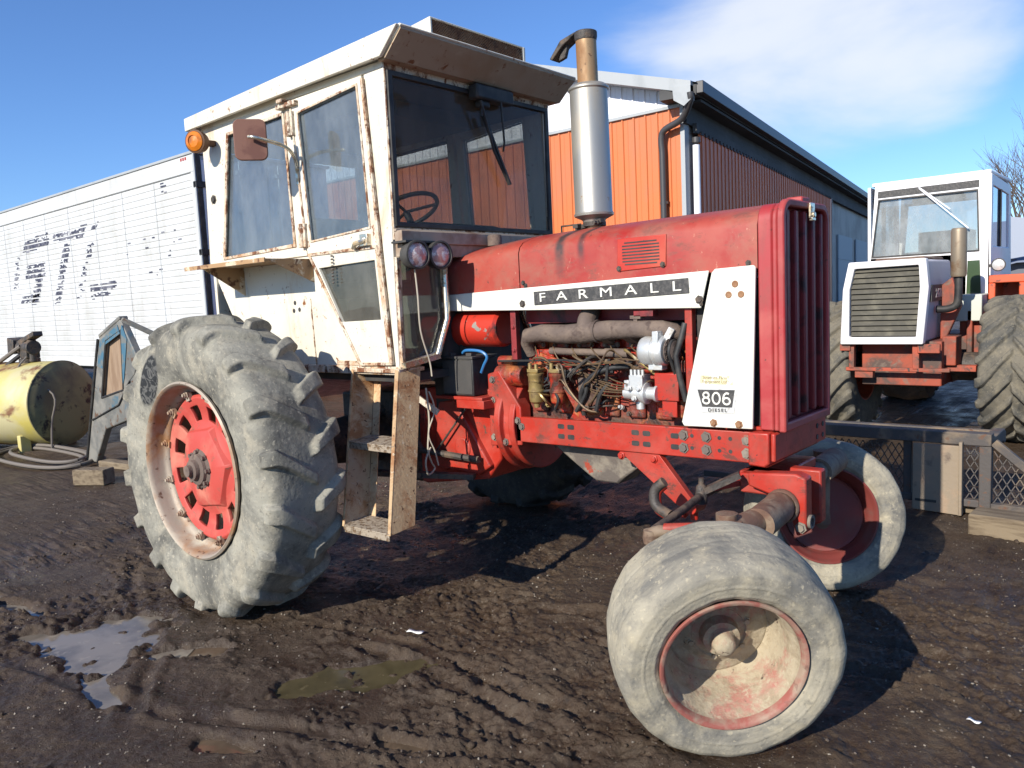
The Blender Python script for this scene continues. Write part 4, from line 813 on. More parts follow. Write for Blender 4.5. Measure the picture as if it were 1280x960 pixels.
# headlights, mirror, beacon
for yc,xc in ((-.625,.945),(-.475,.955)):
    b = MB(); b.lathe([(0,-.10),(.035,-.095),(.062,-.06),(.070,-.02),(.073,0),(.073,.014),(.064,.016),(.060,.006)],(xc,yc,1.802),(1,-.12,-.02),32); b.bar((xc-.05,yc,1.86),(.82,yc,1.89),.03,.012)
    hl = P(b,'headlight',M['black'],smooth=40)
    b = MB(); b.lathe([(.061,.004),(.045,.012),(.02,.017),(0,.018)],(xc,yc,1.802),(1,-.12,-.02),32); b.build('lens',M['lens'],hl)
b = MB(); b.box((.822,-.68,1.865),(.93,-.42,1.875)); P(b,'headlight_bracket',M['black'])
b = MB(); b.tube(cat([(.88,-.585,1.74),(.885,-.58,1.60),(.87,-.56,1.42),(.86,-.50,1.26),(.86,-.49,1.18)]),.0045,6); b.tube(cat([(.83,-.51,1.12),(.83,-.50,.95),(.84,-.53,.80),(.83,-.50,.72),(.82,-.47,.68),(.83,-.53,.66),(.84,-.55,.74),(.83,-.50,.80)]),.005,6); b.tube(cat([(.84,-.5,1.1),(.845,-.47,1.0),(.84,-.52,.88),(.85,-.49,.78),(.85,-.47,.70)]),.004,6); P(b,'loose_wire',M['wire'])
mr_ = empty('mirror',(.03,-.95,2.45),T)
Mx = Matrix.Translation((.035,-.930,2.47))@Matrix.Rotation(R(52),4,'Z')
b = MB(); b.prism(rr(.10,-.125,.125,.035,6),'x',-.012,.012); o2_=[(p[0],p[1]) for p in []]
vs=[]
pts=[]
for cx,cz,a0 in ((.050,.072,0),(-.050,.072,90),(-.050,-.072,180),(.050,-.072,270)):
    for k in range(6): a=R(a0+k*18); pts.append((cx+.035*math.cos(a),cz+.035*math.sin(a)))
b = MB(); b.prism(pts,'y',-.012,.012); b.v=[tuple(Mx@Vector(p)) for p in b.v]; b.build('mirror_shell',M['mirror_back'],mr_,bevel=.004)
b = MB(); b.prism([(x*.92,z*.93) for x,z in pts],'y',.0125,.0145); b.v=[tuple(Mx@Vector(p)) for p in b.v]; b.build('mirror_glass',M['chrome'],mr_)
b = MB(); q0=Mx@Vector((.01,-.02,.01)); b.tube(cat([tuple(q0+Vector((-.0,-.02,.0))),(.10,-.93,2.47),(.12,-.78,2.44),(.085,-.70,2.40),(.075,-.675,2.33)]),.010,10); b.bar((.075,-.67,2.25),(.07,-.67,2.38),.025,.02); b.build('mirror_arm',M['chrome'],mr_)
b = MB(); b.lathe([(0,-.04),(.06,-.04),(.068,-.01),(.070,.02),(.060,.024)],(-.80,-.775,2.615),(.45,-1,-.05),28); b.box((-.83,-.77,2.60),(-.78,-.66,2.63)); bc = P(b,'marker_lamp',M['beacon_case'],smooth=40)
b = MB(); b.lathe([(.060,.018),(.058,.028),(.035,.040),(.032,.034),(.0,.038)],(-.80,-.775,2.615),(.45,-1,-.05),28); b.build('lens',M['amber'],bc)
# interior
b = MB(); ring=[]
n=Vector((-.45,0,.9)).normalized(); u=n.orthogonal().normalized(); w=n.cross(u); c=Vector((.42,-.20,2.09))
for k in range(37): a=2*PI*k/36; ring.append(c+(u*math.cos(a)+w*math.sin(a))*.19)
b.tube(ring,.013,10,cap=False)
for a in (.3,2.4,4.5): b.tube([c,c+(u*math.cos(a)+w*math.sin(a))*.19],.009,8)
b.tube([c,c+Vector((.30,.0,-.55))],.02,10); P(b,'steering_wheel',M['black'])
b = MB(); b.box((-.45,-.25,1.62),(.05,.25,1.72)); b.box((-.52,-.25,1.70),(-.44,.25,2.15)); b.box((-.3,-.12,1.2),(-.1,.12,1.62)); P(b,'seat',M['black'],bevel=.04)
b = MB(); b.prism([(.55,1.2),(.50,1.93),(.60,2.02),(.78,1.96),(.78,1.2)],'y',-.30,.35); P(b,'dashboard',M['dark'],bevel=.03)
# ================================================================ terrain
def hash2(ix,iy,s):
    h = (ix.astype(np.int64)*374761393 + iy.astype(np.int64)*668265263 + s*1442695041)&0xffffffff
    h = ((h^(h>>13))*1274126177)&0xffffffff; h ^= h>>16
    return h/4294967295.0
def vn(x,y,s=0):
    ix=np.floor(x);iy=np.floor(y);fx=x-ix;fy=y-iy;ux=fx*fx*fx*(fx*(fx*6-15)+10);uy=fy*fy*fy*(fy*(fy*6-15)+10)
    a=hash2(ix,iy,s);b=hash2(ix+1,iy,s);c=hash2(ix,iy+1,s);d=hash2(ix+1,iy+1,s)
    return (a+(b-a)*ux)*(1-uy)+(c+(d-c)*ux)*uy
def fbm(x,y,o=4,s=0,g=.5):
    t=0;a=1;n=0
    for k in range(o):
        ca,sa=math.cos(.6+k),math.sin(.6+k)
        t=t+a*vn(x*ca-y*sa+k*17,x*sa+y*ca-k*9,s+k);n+=a;a*=g;x=x*2.03;y=y*2.03
    return t/n
PUD = [ # cx, cy, semi-axes, rotation, level
    (-.08,-1.85,.40,.26,R(-8)), (.42,-2.10,.26,.065,R(-8)), (1.18,-1.41,.34,.115,R(62)), (-1.05,-1.97,.26,.06,R(5)), (-.42,-2.05,.20,.07,R(20)), (.34,-1.70,.20,.10,R(40)), (1.28,-2.0,.16,.05,R(20)), (1.75,-1.62,.12,.035,R(15)), (-.55,-2.35,.3,.07,R(10))]
RUTS=[((.55,-1.15),(2.3,-1.02),.022),((.7,-1.28),(2.2,-1.16),.016),((-1.2,-1.2),(.9,-2.15),.020),((-1.6,-.75),(.2,-1.55),.014),((1.0,-2.0),(2.3,-1.35),.016),((1.3,-.35),(3.3,.25),.016),((1.5,-.62),(3.4,-.05),.018),((-.3,-2.3),(1.6,-1.75),.014),((2.4,.9),(3.4,1.3),.012)]
def pmask(x,y):
    m=np.zeros_like(x)
    for cx,cy,a,b,r in PUD:
        dx=x-cx;dy=y-cy;u=(dx*math.cos(r)+dy*math.sin(r))/a;v=(-dx*math.sin(r)+dy*math.cos(r))/b
        d=np.sqrt(u*u+v*v)+(fbm(x*7,y*7,4,5)-.5)*1.3
        m=np.maximum(m,1-sstep(d,.75,1.12))
    return m
def height(x,y):
    # churned ruts run roughly along x, with clods on top
    wx=x+.12*(vn(x*2,y*2,31)-.5);wy=y+.12*(vn(x*2,y*2,32)-.5)
    churn=sstep(fbm(x*.9,y*.9,4,77)+.25*(fbm(x*4,y*4,2,78)-.5),.40,.58)*1.15
    h=.050*(fbm(wx*.9,wy*1.5,3,1)-.5)
    h+=.034*(fbm(wx*3.2,wy*5.5,4,2)-.5)*(.5+churn)
    r=1-np.abs(2*fbm(wx*7,wy*9.5,4,3)-1); h+=.016*(r-.75)*(.35+churn)
    c=fbm(wx*16,wy*18,3,4); h+=.026*np.clip(c-.50,-.05,.22)*(.5+1.1*churn)
    h+=.018*np.clip(fbm(wx*34,wy*36,3,6)-.5,-.1,.25)*(.5+1.2*churn)+.009*(1-np.abs(2*fbm(x*55,y*55,2,61)-1)-.75)*(.4+churn)+.004*(vn(x*110,y*110,8)-.5)
    # tyre track: lug prints in two ruts
    for yc,ph in ((-1.55,0),(-.55,1.3)):
        yy=y-(yc+.10*np.sin(x*.7+ph)+.35*(x-1)*.3); w=np.exp(-(yy/.17)**4)
        h+=w*(-.014+.012*(np.sin((x-np.abs(yy)*1.0)*26+ph)>0.1)*churn)*np.clip(1-np.abs(x-1.2)/3.5,0,1)
    for (xa,ya),(xb,yb),dep in RUTS:
        L_=math.hypot(xb-xa,yb-ya);ux,uy=(xb-xa)/L_,(yb-ya)/L_; t=(x-xa)*ux+(y-ya)*uy; d=-(x-xa)*uy+(y-ya)*ux+.05*np.sin(t*3.1+xa*5)+.03*(fbm(x*6,y*6,2,55)-.5)*2
        e_=sstep(t,0,.25)*(1-sstep(t,L_-.25,L_))*(.4+fbm(x*3,y*3,2,58)); h+=e_*dep*(-1.0*np.exp(-(d/.030)**2)+.75*np.exp(-((np.abs(d)-.062)/.026)**2))
    for cx,cy,rad in ((0,-1.18,.34),(0,1.18,.34),(2.72,-.90,.22),(2.49,.88,.22)):
        d=np.hypot(x-cx,(y-cy)); g=np.exp(-(d/rad)**2); h=h*(1-.7*g)+(.022 if rad>.3 else -.018)*g+(.004 if rad>.3 else .02)*np.exp(-((d-rad*1.25)/.08)**2)
    m=pmask(x,y); far=np.clip(np.hypot(x-1,y+.5)/14,0,1)
    near=np.zeros_like(x)
    for cx,cy,a,b,rr_ in PUD: near=np.maximum(near,np.exp(-(((x-cx)/(a*1.6))**2+((y-cy)/(a*1.2))**2)**2))
    h=h+near*.006; h=np.where(near>.3,np.maximum(h,-.004+.006*(c-.5)),h)
    h=h*(1-m)+m*(-.036+.25*h)
    lump=fbm(x*11,y*11,3,41); h=h+m*np.clip(lump-.66,0,1)*.18
    return (h*(1-far*.85)).astype(float)-.004
def axis(lo,hi,step,far_lo,far_hi,g=1.045):
    core=list(np.arange(lo,hi,step)); s=step;x=hi;up=[]
    while x<far_hi: up.append(x); s*=g; x+=s
    s=step;x=lo-step;dn=[]
    while x>far_lo: dn.append(x); s*=g; x-=s
    return np.array(dn[::-1]+core+up)
ax_=axis(-.6,3.6,.008,-400,400); ay_=axis(-2.7,.6,.008,-60,500)
X,Y=np.meshgrid(ax_,ay_,indexing='ij'); Z=height(X,Y); nx_,ny_=X.shape
me=bpy.data.meshes.new('ground'); nv=nx_*ny_
me.vertices.add(nv); me.vertices.foreach_set('co',np.stack([X,Y,Z],-1).reshape(-1).astype(np.float32))
i=np.arange(nx_-1)[:,None];j=np.arange(ny_-1)[None,:];F=np.stack([i*ny_+j,(i+1)*ny_+j,(i+1)*ny_+j+1,i*ny_+j+1],-1).reshape(-1)
nf=(nx_-1)*(ny_-1); me.loops.add(nf*4); me.loops.foreach_set('vertex_index',F.astype(np.int32)); me.polygons.add(nf); me.polygons.foreach_set('loop_start',np.arange(nf,dtype=np.int32)*4)
me.update(calc_edges=True); me.polygons.foreach_set('use_smooth',np.ones(nf,dtype=bool)); me.validate()
G=bpy.data.objects.new('ground',me); COL.objects.link(G); G['kind']='structure'
def mudmat():
    m=bpy.data.materials.new('wet_mud'); m.use_nodes=True; nt=m.node_tree; L=nt.links.new; bs=nt.nodes['Principled BSDF']; tc=nn(nt,'ShaderNodeTexCoord'); co=tc.outputs['Object']
    def noise(sc,det=8,ro=.6,di=0,st=(1,1,1)):
        mp=nn(nt,'ShaderNodeMapping'); L(co,mp.inputs[0]); mp.inputs['Scale'].default_value=st
        n=nn(nt,'ShaderNodeTexNoise'); L(mp.outputs[0],n.inputs['Vector']); n.inputs['Scale'].default_value=sc;n.inputs['Detail'].default_value=det;n.inputs['Roughness'].default_value=ro;n.inputs['Distortion'].default_value=di; return n.outputs[0]
    def rng(f,a,b,c=0,d=1):
        r=nn(nt,'ShaderNodeMapRange'); L(f,r.inputs[0]); r.inputs[1].default_value=a;r.inputs[2].default_value=b;r.inputs[3].default_value=c;r.inputs[4].default_value=d; return r.outputs[0]
    def mix(f,a,b):
        x=nn(nt,'ShaderNodeMix',data_type='RGBA'); L(f,x.inputs[0])
        for s,i_ in ((a,6),(b,7)):
            if isinstance(s,tuple): x.inputs[i_].default_value=(*s,1)
            else: L(s,x.inputs[i_])
        return x.outputs[2]
    n1=noise(1.3,6,.6,.5);n2=noise(9,9,.7);n3=noise(60,6,.7);n4=noise(.35,3)
    c=mix(rng(n1,.38,.66),(.048,.030,.018),(.074,.049,.030)); c=mix(rng(n2,.50,.70),c,(.088,.065,.043)); c=mix(rng(n3,.60,.68),c,(.17,.135,.095)); c=mix(rng(n2,.46,.32),c,(.020,.013,.009)); c=mix(rng(n4,.55,.75,0,.5),c,(.10,.08,.062))
    L(c,bs.inputs['Base Color'])
    sx=nn(nt,'ShaderNodeSeparateXYZ'); L(co,sx.inputs[0])
    wet=rng(sx.outputs[2],-.018,.012,.30,.74); n5=noise(5,7,.65); ra=nn(nt,'ShaderNodeMath',operation='ADD'); L(wet,ra.inputs[0]); L(rng(n5,.38,.62,-.12,.16),ra.inputs[1])
    tot=None
    for px,py,rad in ((-.15,-1.85,.95),(1.2,-1.5,.6),(.9,-2.05,.6)):
        sb=nn(nt,'ShaderNodeVectorMath',operation='DISTANCE'); L(co,sb.inputs[0]); sb.inputs[1].default_value=(px,py,0); q=rng(sb.outputs['Value'],rad*.35,rad,1,0)
        if tot is None: tot=q
        else:
            mxx=nn(nt,'ShaderNodeMath',operation='MAXIMUM'); L(tot,mxx.inputs[0]); L(q,mxx.inputs[1]); tot=mxx.outputs[0]
    wn=nn(nt,'ShaderNodeMath',operation='MULTIPLY'); L(tot,wn.inputs[0]); L(rng(n5,.40,.56,1,.25),wn.inputs[1]); soak=wn.outputs[0]
    c=mix(soak,c,(.040,.027,.018)); L(c,bs.inputs['Base Color'])
    rr_=nn(nt,'ShaderNodeMix'); L(soak,rr_.inputs[0]); L(ra.outputs[0],rr_.inputs[2]); rr_.inputs[3].default_value=.22; ra=rr_
    L(ra.outputs[0],bs.inputs['Roughness'])
    b1=nn(nt,'ShaderNodeBump'); b1.inputs['Strength'].default_value=.9; b1.inputs['Distance'].default_value=.016; L(noise(26,10,.72,.3),b1.inputs['Height'])
    b2=nn(nt,'ShaderNodeBump'); b2.inputs['Strength'].default_value=.7; b2.inputs['Distance'].default_value=.005; L(noise(130,6,.7),b2.inputs['Height']); L(b1.outputs[0],b2.inputs['Normal']); L(b2.outputs[0],bs.inputs['Normal'])
    bs.inputs['Specular IOR Level'].default_value=.34
    return m
M['mud']=mudmat(); me.materials.append(M['mud'])
def gz(x,y): return float(height(np.array([float(x)]),np.array([float(y)]))[0])
# water
def watermat(name,col,rough=.04):
    m=mat(name,col,rough,spec=.35,layers=[dict(col=tuple(c*.55 for c in col),scale=5,lo=.45,hi=.66),dict(col=tuple(c*1.3 for c in col),scale=14,lo=.58,hi=.7,rough=rough*3)],bump=(9,.05,.01)); return m
M['water']=watermat('puddle_water',(.20,.175,.14),.09); M['water2']=watermat('olive_puddle_water',(.085,.070,.036),.16)
M['water3']=watermat('brown_puddle_water',(.12,.085,.055),.10)
LBL=['large pale puddle reflecting the sky below the rear wheel','small shallow puddle at the lower left','murky olive puddle in the middle foreground','puddle strip at the left edge of the mud']
for k,(cx,cy,a,b_,r) in enumerate(PUD):
    n=64; lv=-.0165-.0006*k; vs=[(cx,cy,lv)]
    for t in range(n):
        an=2*PI*t/n; u=1.3*a*math.cos(an);v=1.5*b_*math.sin(an); vs.append((cx+u*math.cos(r)-v*math.sin(r),cy+u*math.sin(r)+v*math.cos(r),lv))
    mb=MB(); mb.add(vs,[(0,1+t,1+(t+1)%n) for t in range(n)]); o=mb.build('puddle',M['water2'] if k==2 else (M['water3'] if k>=5 else M['water']),None); o['kind']='structure'
# clods and pebbles
def scatter(name,n,xr,yr,smin,smax,mtl,seed,density=None,sub=1):
    rg=np.random.default_rng(seed); bm=bmesh.new(); bmesh.ops.create_icosphere(bm,subdivisions=sub,radius=1); base=np.array([v.co[:] for v in bm.verts]); fc=np.array([[v.index for v in f.verts] for f in bm.faces]); bm.free()
    xs=rg.uniform(*xr,n);ys=rg.uniform(*yr,n); keep=pmask(xs,ys)<.25
    if density is not None: keep&=(density(xs,ys)>rg.uniform(0,1,n))
    xs=xs[keep];ys=ys[keep];zs=height(xs,ys);m_=len(xs); sz=smin*(smax/smin)**(rg.uniform(0,1,m_)**2.2)
    V=[];Fc=[]
    for q in range(m_):
        jit=base*(1+rg.uniform(-.32,.32,(len(base),1)))*rg.uniform(.55,1.25,3)*[1,1,.75]
        a=rg.uniform(0,2*PI);c,s=math.cos(a),math.sin(a); v=jit@np.array([[c,s,0],[-s,c,0],[0,0,1]])*sz[q]+[xs[q],ys[q],zs[q]+sz[q]*.12]
        V.append(v);Fc.append(fc+q*len(base))
    V=np.concatenate(V);Fc=np.concatenate(Fc); me=bpy.data.meshes.new(name); me.from_pydata(V.tolist(),[],Fc.tolist()); me.materials.append(mtl)
    me.polygons.foreach_set('use_smooth',[sub>1]*len(me.polygons))
    o=bpy.data.objects.new(name,me); COL.objects.link(o); return o
dens=lambda x,y: sstep(fbm(x*.8,y*.8,3,77),.36,.60)*sstep(fbm(x*3,y*3,3,91),.40,.62)*1.0+.04
o=scatter('mud_clods',7000,(-2.5,3.8),(-2.9,2.0),.003,.016,M['mud'],3,dens,2); tag(o,'loose dark clods of churned mud','mud clods',kind='stuff')
o=scatter('gravel',22000,(-4,4.0),(-2.8,3.0),.0015,.0075,mat('pebbles',(.22,.19,.15),.7,layers=[dict(col=(.09,.07,.055),scale=9,lo=.45,hi=.52)]),4); tag(o,'small pale pebbles and straw bits trodden into the mud','gravel',kind='stuff')
for (x,y,w,h_,a),lb in (((1.10,-.925,.085,.030,.25),'crumpled white paper scrap lying between the tractor wheels'),((3.34,-.335,.045,.018,-.35),'small white paper scrap right of the front wheel')):
    b=MB(); nx=6; vs=[]
    for q in range(nx+1):
        for s_ in (-1,1): vs.append(((q/nx-.5)*w,s_*h_/2,.003*math.sin(q*1.3+s_)+.008))
    Mx=Matrix.Translation((x,y,gz(x,y)+.006))@Matrix.Rotation(a,4,'Z'); b.add([Mx@Vector(v) for v in vs],[(2*q,2*q+1,2*q+3,2*q+2) for q in range(nx)])
    o=b.build('paper_scrap',M['paper'],None,off=(x,y,gz(x,y))); so=o.modifiers.new('S','SOLIDIFY'); so.thickness=.001; tag(o,lb,'paper scrap','paper scraps on the mud')

# ================================================================ box trailer on the left
TR=empty('box_trailer',(-13,4.4,0)); tag(TR,'long white ribbed box trailer with peeling letters on its side','trailer')
x0,x1=-21.5,-8.0; b=MB(); zs=[];z=1.12
z=.74
prof=[]
while z<3.80: prof+=[(3.152,z),(3.142,z+.012),(3.140,z+.085),(3.150,z+.098)]; z+=.105
for a,c in zip(prof[:-1],prof[1:]): b.add([(x0,a[0],a[1]),(x1-.12,a[0],a[1]),(x1-.12,c[0],c[1]),(x0,c[0],c[1])],[(0,1,2,3)])
P(b,'ribbed_side',M['trailer'],TR,smooth=0)
b=MB(); b.box((x0,3.12,3.80),(x1,3.155,4.07)); b.box((x0,3.11,.66),(x1,3.16,.75)); b.box((x1-.13,3.115,.75),(x1,3.2,3.80))
b.box((x0,3.155,.70),(x1-.05,5.66,4.06)); P(b,'box_body',M['trailer'],TR,bevel=.01)
b=MB(); b.box((x0,3.10,4.07),(x1+.01,5.70,4.115)); b.box((x1-.02,3.10,1.0),(x1+.02,3.13,4.07)); P(b,'top_rail',M['greytrim'],TR,bevel=.008)
b=MB()
for x in np.arange(-20.4,-8.5,1.22): b.box((x-.004,3.1365,1.13),(x+.004,3.139,3.80))
P(b,'panel_seam',M['greytrim'],TR)
dd=empty('rear_door',(-8,4.4,1.1),TR)
for ya,yb in ((3.22,4.38),(4.42,5.60)):
    b=MB(); b.box((x1-.03,ya,1.15),(x1+.02,yb,3.98)); b.build('door_panel',M['trailer_door'],dd,bevel=.006)
    b=MB()
    for t in (.14,.55):
        yy=ya+(yb-ya)*t; b.cyl((x1+.06,yy,1.1),(x1+.06,yy,4.0),.017,10)
        for zz in (1.3,2.2,3.2,3.8): b.box((x1+.02,yy-.05,zz),(x1+.08,yy+.05,zz+.06))
    b.build('lock_rod',M['alu'],dd)
b=MB()
for zz in (1.45,2.5,3.55): b.box((x1-.05,3.10,zz),(x1+.05,3.30,zz+.09))
b.build('door_hinge',M['black'],dd); b=MB(); b.box((x1+.0,3.14,1.0),(x1+.025,3.21,4.06)); b.build('door_seal',M['black'],dd)
b=MB(); b.box((x0,3.5,.55),(x1,3.7,.70)); b.box((x0,5.1,.55),(x1,5.3,.70)); b.box((x1-.1,3.3,.5),(x1,5.5,.62)); b.box((x1-.1,3.7,.6),(x1,3.8,.9)); b.box((x1-.1,5.0,.6),(x1,5.1,.9)); P(b,'chassis',M['dark'],TR)
for xx in (-10,-11.3):
    for yy in (3.45,5.1):
        b=MB(); b.lathe([(.25,-.13),(.45,-.14),(.51,-.10),(.52,0),(.51,.10),(.45,.14),(.25,.13)],(xx,yy,.51),(0,1,0),40); b.lathe([(.25,-.12),(.2,-.03),(0,-.03)],(xx,yy,.51),(0,1,0),24); P(b,'trailer_wheel',M['tyre_work'],TR)
LT={'g_top':([(-15.55,3.36),(-14.16,3.42),(-14.22,3.15),(-15.72,3.08)],.8),'g_left':([(-16.14,3.04),(-15.93,3.06),(-16.21,2.35),(-16.52,2.34)],.45),'g_bar':([(-15.57,2.81),(-14.5,2.82),(-14.62,2.54),(-15.71,2.52)],.9),'g_stem':([(-15.13,2.54),(-14.66,2.56),(-15.1,2.02),(-15.47,2.02)],.85),'g_bot':([(-16.02,2.16),(-15.04,2.19),(-15.21,1.95),(-16.16,2.0)],.8),
't_bar':([(-13.91,3.35),(-12.26,3.4),(-12.47,3.17),(-13.95,3.21)],.9),'t_stem':([(-13.43,3.12),(-13.10,3.12),(-13.93,1.95),(-14.22,1.94)],.9),'l_a':([(-11.98,3.37),(-11.68,3.4),(-11.85,3.26),(-12.07,3.25)],.75),'l_b':([(-12.29,3.01),(-12.03,3.02),(-12.51,2.42),(-12.74,2.42)],.6),'l_c':([(-12.79,2.38),(-12.52,2.39),(-12.77,1.99),(-13.05,1.96)],.3),'l_foot':([(-12.37,2.25),(-11.19,2.26),(-11.34,2.05),(-12.33,1.95)],.72),
'f1':([(-10.53,3.02),(-10.43,3.02),(-10.68,2.32),(-10.78,2.33)],.13),'f2':([(-9.98,2.96),(-8.72,2.98),(-8.73,2.92),(-9.99,2.9)],.3),'f3':([(-9.95,2.83),(-9.83,2.83),(-10.02,2.49),(-10.14,2.5)],.15),'f4':([(-8.91,2.86),(-8.54,2.86),(-9.0,2.53),(-9.14,2.54)],.13),'f5':([(-9.85,2.44),(-8.93,2.45),(-8.97,2.27),(-9.88,2.28)],.10),'box':([(-9.23,3.78),(-8.79,3.78),(-8.86,3.56),(-9.3,3.54)],.10)}
def inside(p,x,z):
    c=False;n=len(p)
    for k in range(n):
        (xa,za),(xb,zb)=p[k],p[(k+1)%n]
        if (za>z)!=(zb>z) and x<(xb-xa)*(z-za)/(zb-za)+xa: c=not c
    return c
rg=np.random.default_rng(5)
LB={k:MB() for k in 'gtlfb'}
z=.74+.105*4
while z<3.80:
    for key_,(poly,pr_) in LT.items():
        b=LB[key_[0]]
        xa=min(p[0] for p in poly);xb=max(p[0] for p in poly)
        for zz,hh in ((z+.013,.024),(z+.037,.024),(z+.061,.024)):
            rowp=pr_*rg.uniform(.55,1.35); x=xa
            while x<xb:
                w=rg.uniform(.03,.13)
                if inside(poly,x+w/2,zz+.01) and rg.random()<rowp: b.add([(x,3.1372,zz),(x+w,3.1372,zz+rg.uniform(-.004,.004)),(x+w,3.1372,zz+hh),(x,3.1372,zz+hh+rg.uniform(-.006,.004))],[(0,1,2,3)])
                x+=w
    z+=.105
for b in LB.values(): P(b,'peeling_letter',M['letter'],TR,smooth=0)
b=MB()
for x in (-8.42,-8.35,-8.28): b.box((x,3.116,4.00),(x+.045,3.119,4.045))
P(b,'small_red_mark',M['letter_red'],TR)

# ================================================================ steel-clad building
B=empty('steel_building',(-8,14,0)); tag(B,'orange steel-clad farm building with a white gable band and dark eaves','building')
GY=8.8; CX=-2.55
def apex(x): return 4.80+(CX+.25-x)*.302 if x>-8.5 else 4.80+(CX+.25+8.5)*.302-( -8.5-x)*.302
def ribx(x0,x1): # ribbed cladding profile: (x, forward offset)
    out=[];x=x0
    while x<x1:
        for dx,dy in ((0,0),(.012,.022),(.036,.022),(.048,0),(.115,0),(.120,.005),(.13,.005),(.135,0)): out.append((x+dx,dy))
        x+=.229
    return [p for p in out if p[0]<=x1]
def clad(name,m,x0,x1,z0f,z1f,y,off=0):
    b=MB(); pr_=ribx(x0,x1)
    for (xa,ya),(xb,yb) in zip(pr_[:-1],pr_[1:]): b.add([(xa,y-ya,z0f(xa)),(xb,y-yb,z0f(xb)),(xb,y-yb,z1f(xb)),(xa,y-ya,z1f(xa))],[(0,1,2,3)])
    return P(b,name,m,B,smooth=0)
clad('orange_siding',M['orange'],-15,CX-.06,lambda x:0,lambda x:4.60,GY)
clad('white_gable_siding',M['siding_white'],-15,CX-.06,lambda x:4.64,lambda x:apex(x),GY-.01)
b=MB(); b.box((-15,GY-.05,4.59),(CX-.05,GY-.005,4.645)); b.box((CX-.07,GY-.05,0),(CX+.01,GY+.10,4.75)); P(b,'corner_trim',M['greytrim'],B,bevel=.005)
b=MB(); b.add([(-15,GY+.05,0),(CX,GY+.05,0),(CX,GY+.05,4.8),(-8.5,GY+.05,6.5),(-15,GY+.05,4.7)],[(0,1,2,3,4)]); P(b,'gable_backing',M['soffit'],B)
# rake fascia
b=MB()
for xa,xb in ((-8.5,CX+.32),(-15.1,-8.5)):
    b.add([(xa,8.40,apex(xa)+.09),(xb,8.40,apex(xb)+.09),(xb,8.40,apex(xb)-.10),(xa,8.40,apex(xa)-.10),(xa,GY,apex(xa)+.09),(xb,GY,apex(xb)+.09),(xb,GY,apex(xb)-.10),(xa,GY,apex(xa)-.10)],[(0,1,2,3),(4,5,6,7),(0,1,5,4),(3,2,6,7),(1,2,6,5),(0,3,7,4)])
b.prism([(CX+.0,4.84),(CX+.32,4.80),(CX+.32,4.58),(CX+.20,4.50),(CX+.02,4.62)],'y',8.39,8.52); P(b,'rake_fascia',M['greytrim'],B)
sd=Vector((math.cos(R(99.4)),math.sin(R(99.4)),0)); sn=Vector((sd.y,-sd.x,0))
def SP(s,o,z): v=Vector((CX,GY,0))+sd*s+sn*o; return (v.x,v.y,z)
Ls=24; DE=13.2
# roof sheet: ribbed, both slopes
b=MB()
for xa,xb,q in ((0,0,0),):
    n=48
    for k in range(n):
        s0=k*Ls/n; 
        for d0,d1,hh in ((0,.42,0),(.42,.46,.02),(.46,.5,.02)):
            a=s0+d0; c=s0+d1
            e0=SP(a-.40,.33,4.84+hh*.4); e1=SP(c-.40,.33,4.84+hh*.4); r0=(-8.5-(.16*(a)),e0[1],6.76+hh); r1=(-8.5-(.16*c),e1[1],6.76+hh)
            b.add([e0,e1,r1,r0],[(0,1,2,3)])
b.add([(-8.5,8.4,6.75),(-12.5,8.4+Ls,6.75),(-19.3,8.4+Ls,4.8),(-15.3,8.4,4.8)],[(0,1,2,3)])
P(b,'roof',M['roofing'],B,smooth=0)
b=MB()
def sbox(s0,s1,o0,o1,z0,z1): b.add([SP(s,o,z) for z in (z0,z1) for s,o in ((s0,o0),(s1,o0),(s1,o1),(s0,o1))],[(0,1,2,3),(4,5,6,7),(0,1,5,4),(1,2,6,5),(2,3,7,6),(3,0,4,7)])
sbox(-.34,Ls,.30,.42,4.68,4.87); P(b,'eave_gutter',M['gutter'],B,bevel=.01)
b=MB(); sbox(-.36,Ls,-.3,.31,4.66,4.82); sbox(-.1,Ls,0,.30,4.60,4.64); sbox(-.1,Ls,.0,.06,4.30,4.60); sbox(.2,Ls,.06,.13,4.18,4.34); P(b,'soffit',M['soffit'],B)
b=MB(); sbox(.35,DE,.10,.14,0,4.20)
for k in range(int((DE-.45)/.229)): s=.4+k*.229; sbox(s,s+.03,.14,.155,0,4.19)
P(b,'sliding_door',M['maroon'],B)
b=MB()
for k in range(int((DE-.4)/.22)): s=.35+k*.22; sbox(s,s+.12,.12,.165,4.16,4.22)
P(b,'door_track',M['soffit'],B)
b=MB(); sbox(0,Ls,-.03,0.0,0,4.62); sbox(DE+.02,DE+.08,.10,.15,0,4.2)
P(b,'side_wall',M['shade_panel'],B)
b=MB(); sbox(15,18,.02,.06,0,3.2); sbox(19,22,.02,.06,0,3.2)
for zz in (.8,1.6,2.4): sbox(15,18,.06,.075,zz,zz+.03)
P(b,'overhead_door',mat('grey_overhead_door',(.34,.40,.44),.6),B)
b=MB(); b.tube(cat([(CX+.30,8.42,4.70),(CX+.28,8.45,4.58),(CX+.05,8.60,4.36),(CX-.30,8.66,4.25),(CX-.38,8.68,4.12),(CX-.38,8.70,3.9)])+[Vector((CX-.38,8.70,.1))],.055,12); b.box((CX-.45,8.70,3.05),(CX-.31,8.79,3.09)); P(b,'downspout',M['gutter'],B,smooth=50)
b=MB(); b.tube([SP(.18,.12,3.98),SP(.18,.12,2.4)],.06,12); P(b,'light_pipe',M['siding_white'],B)
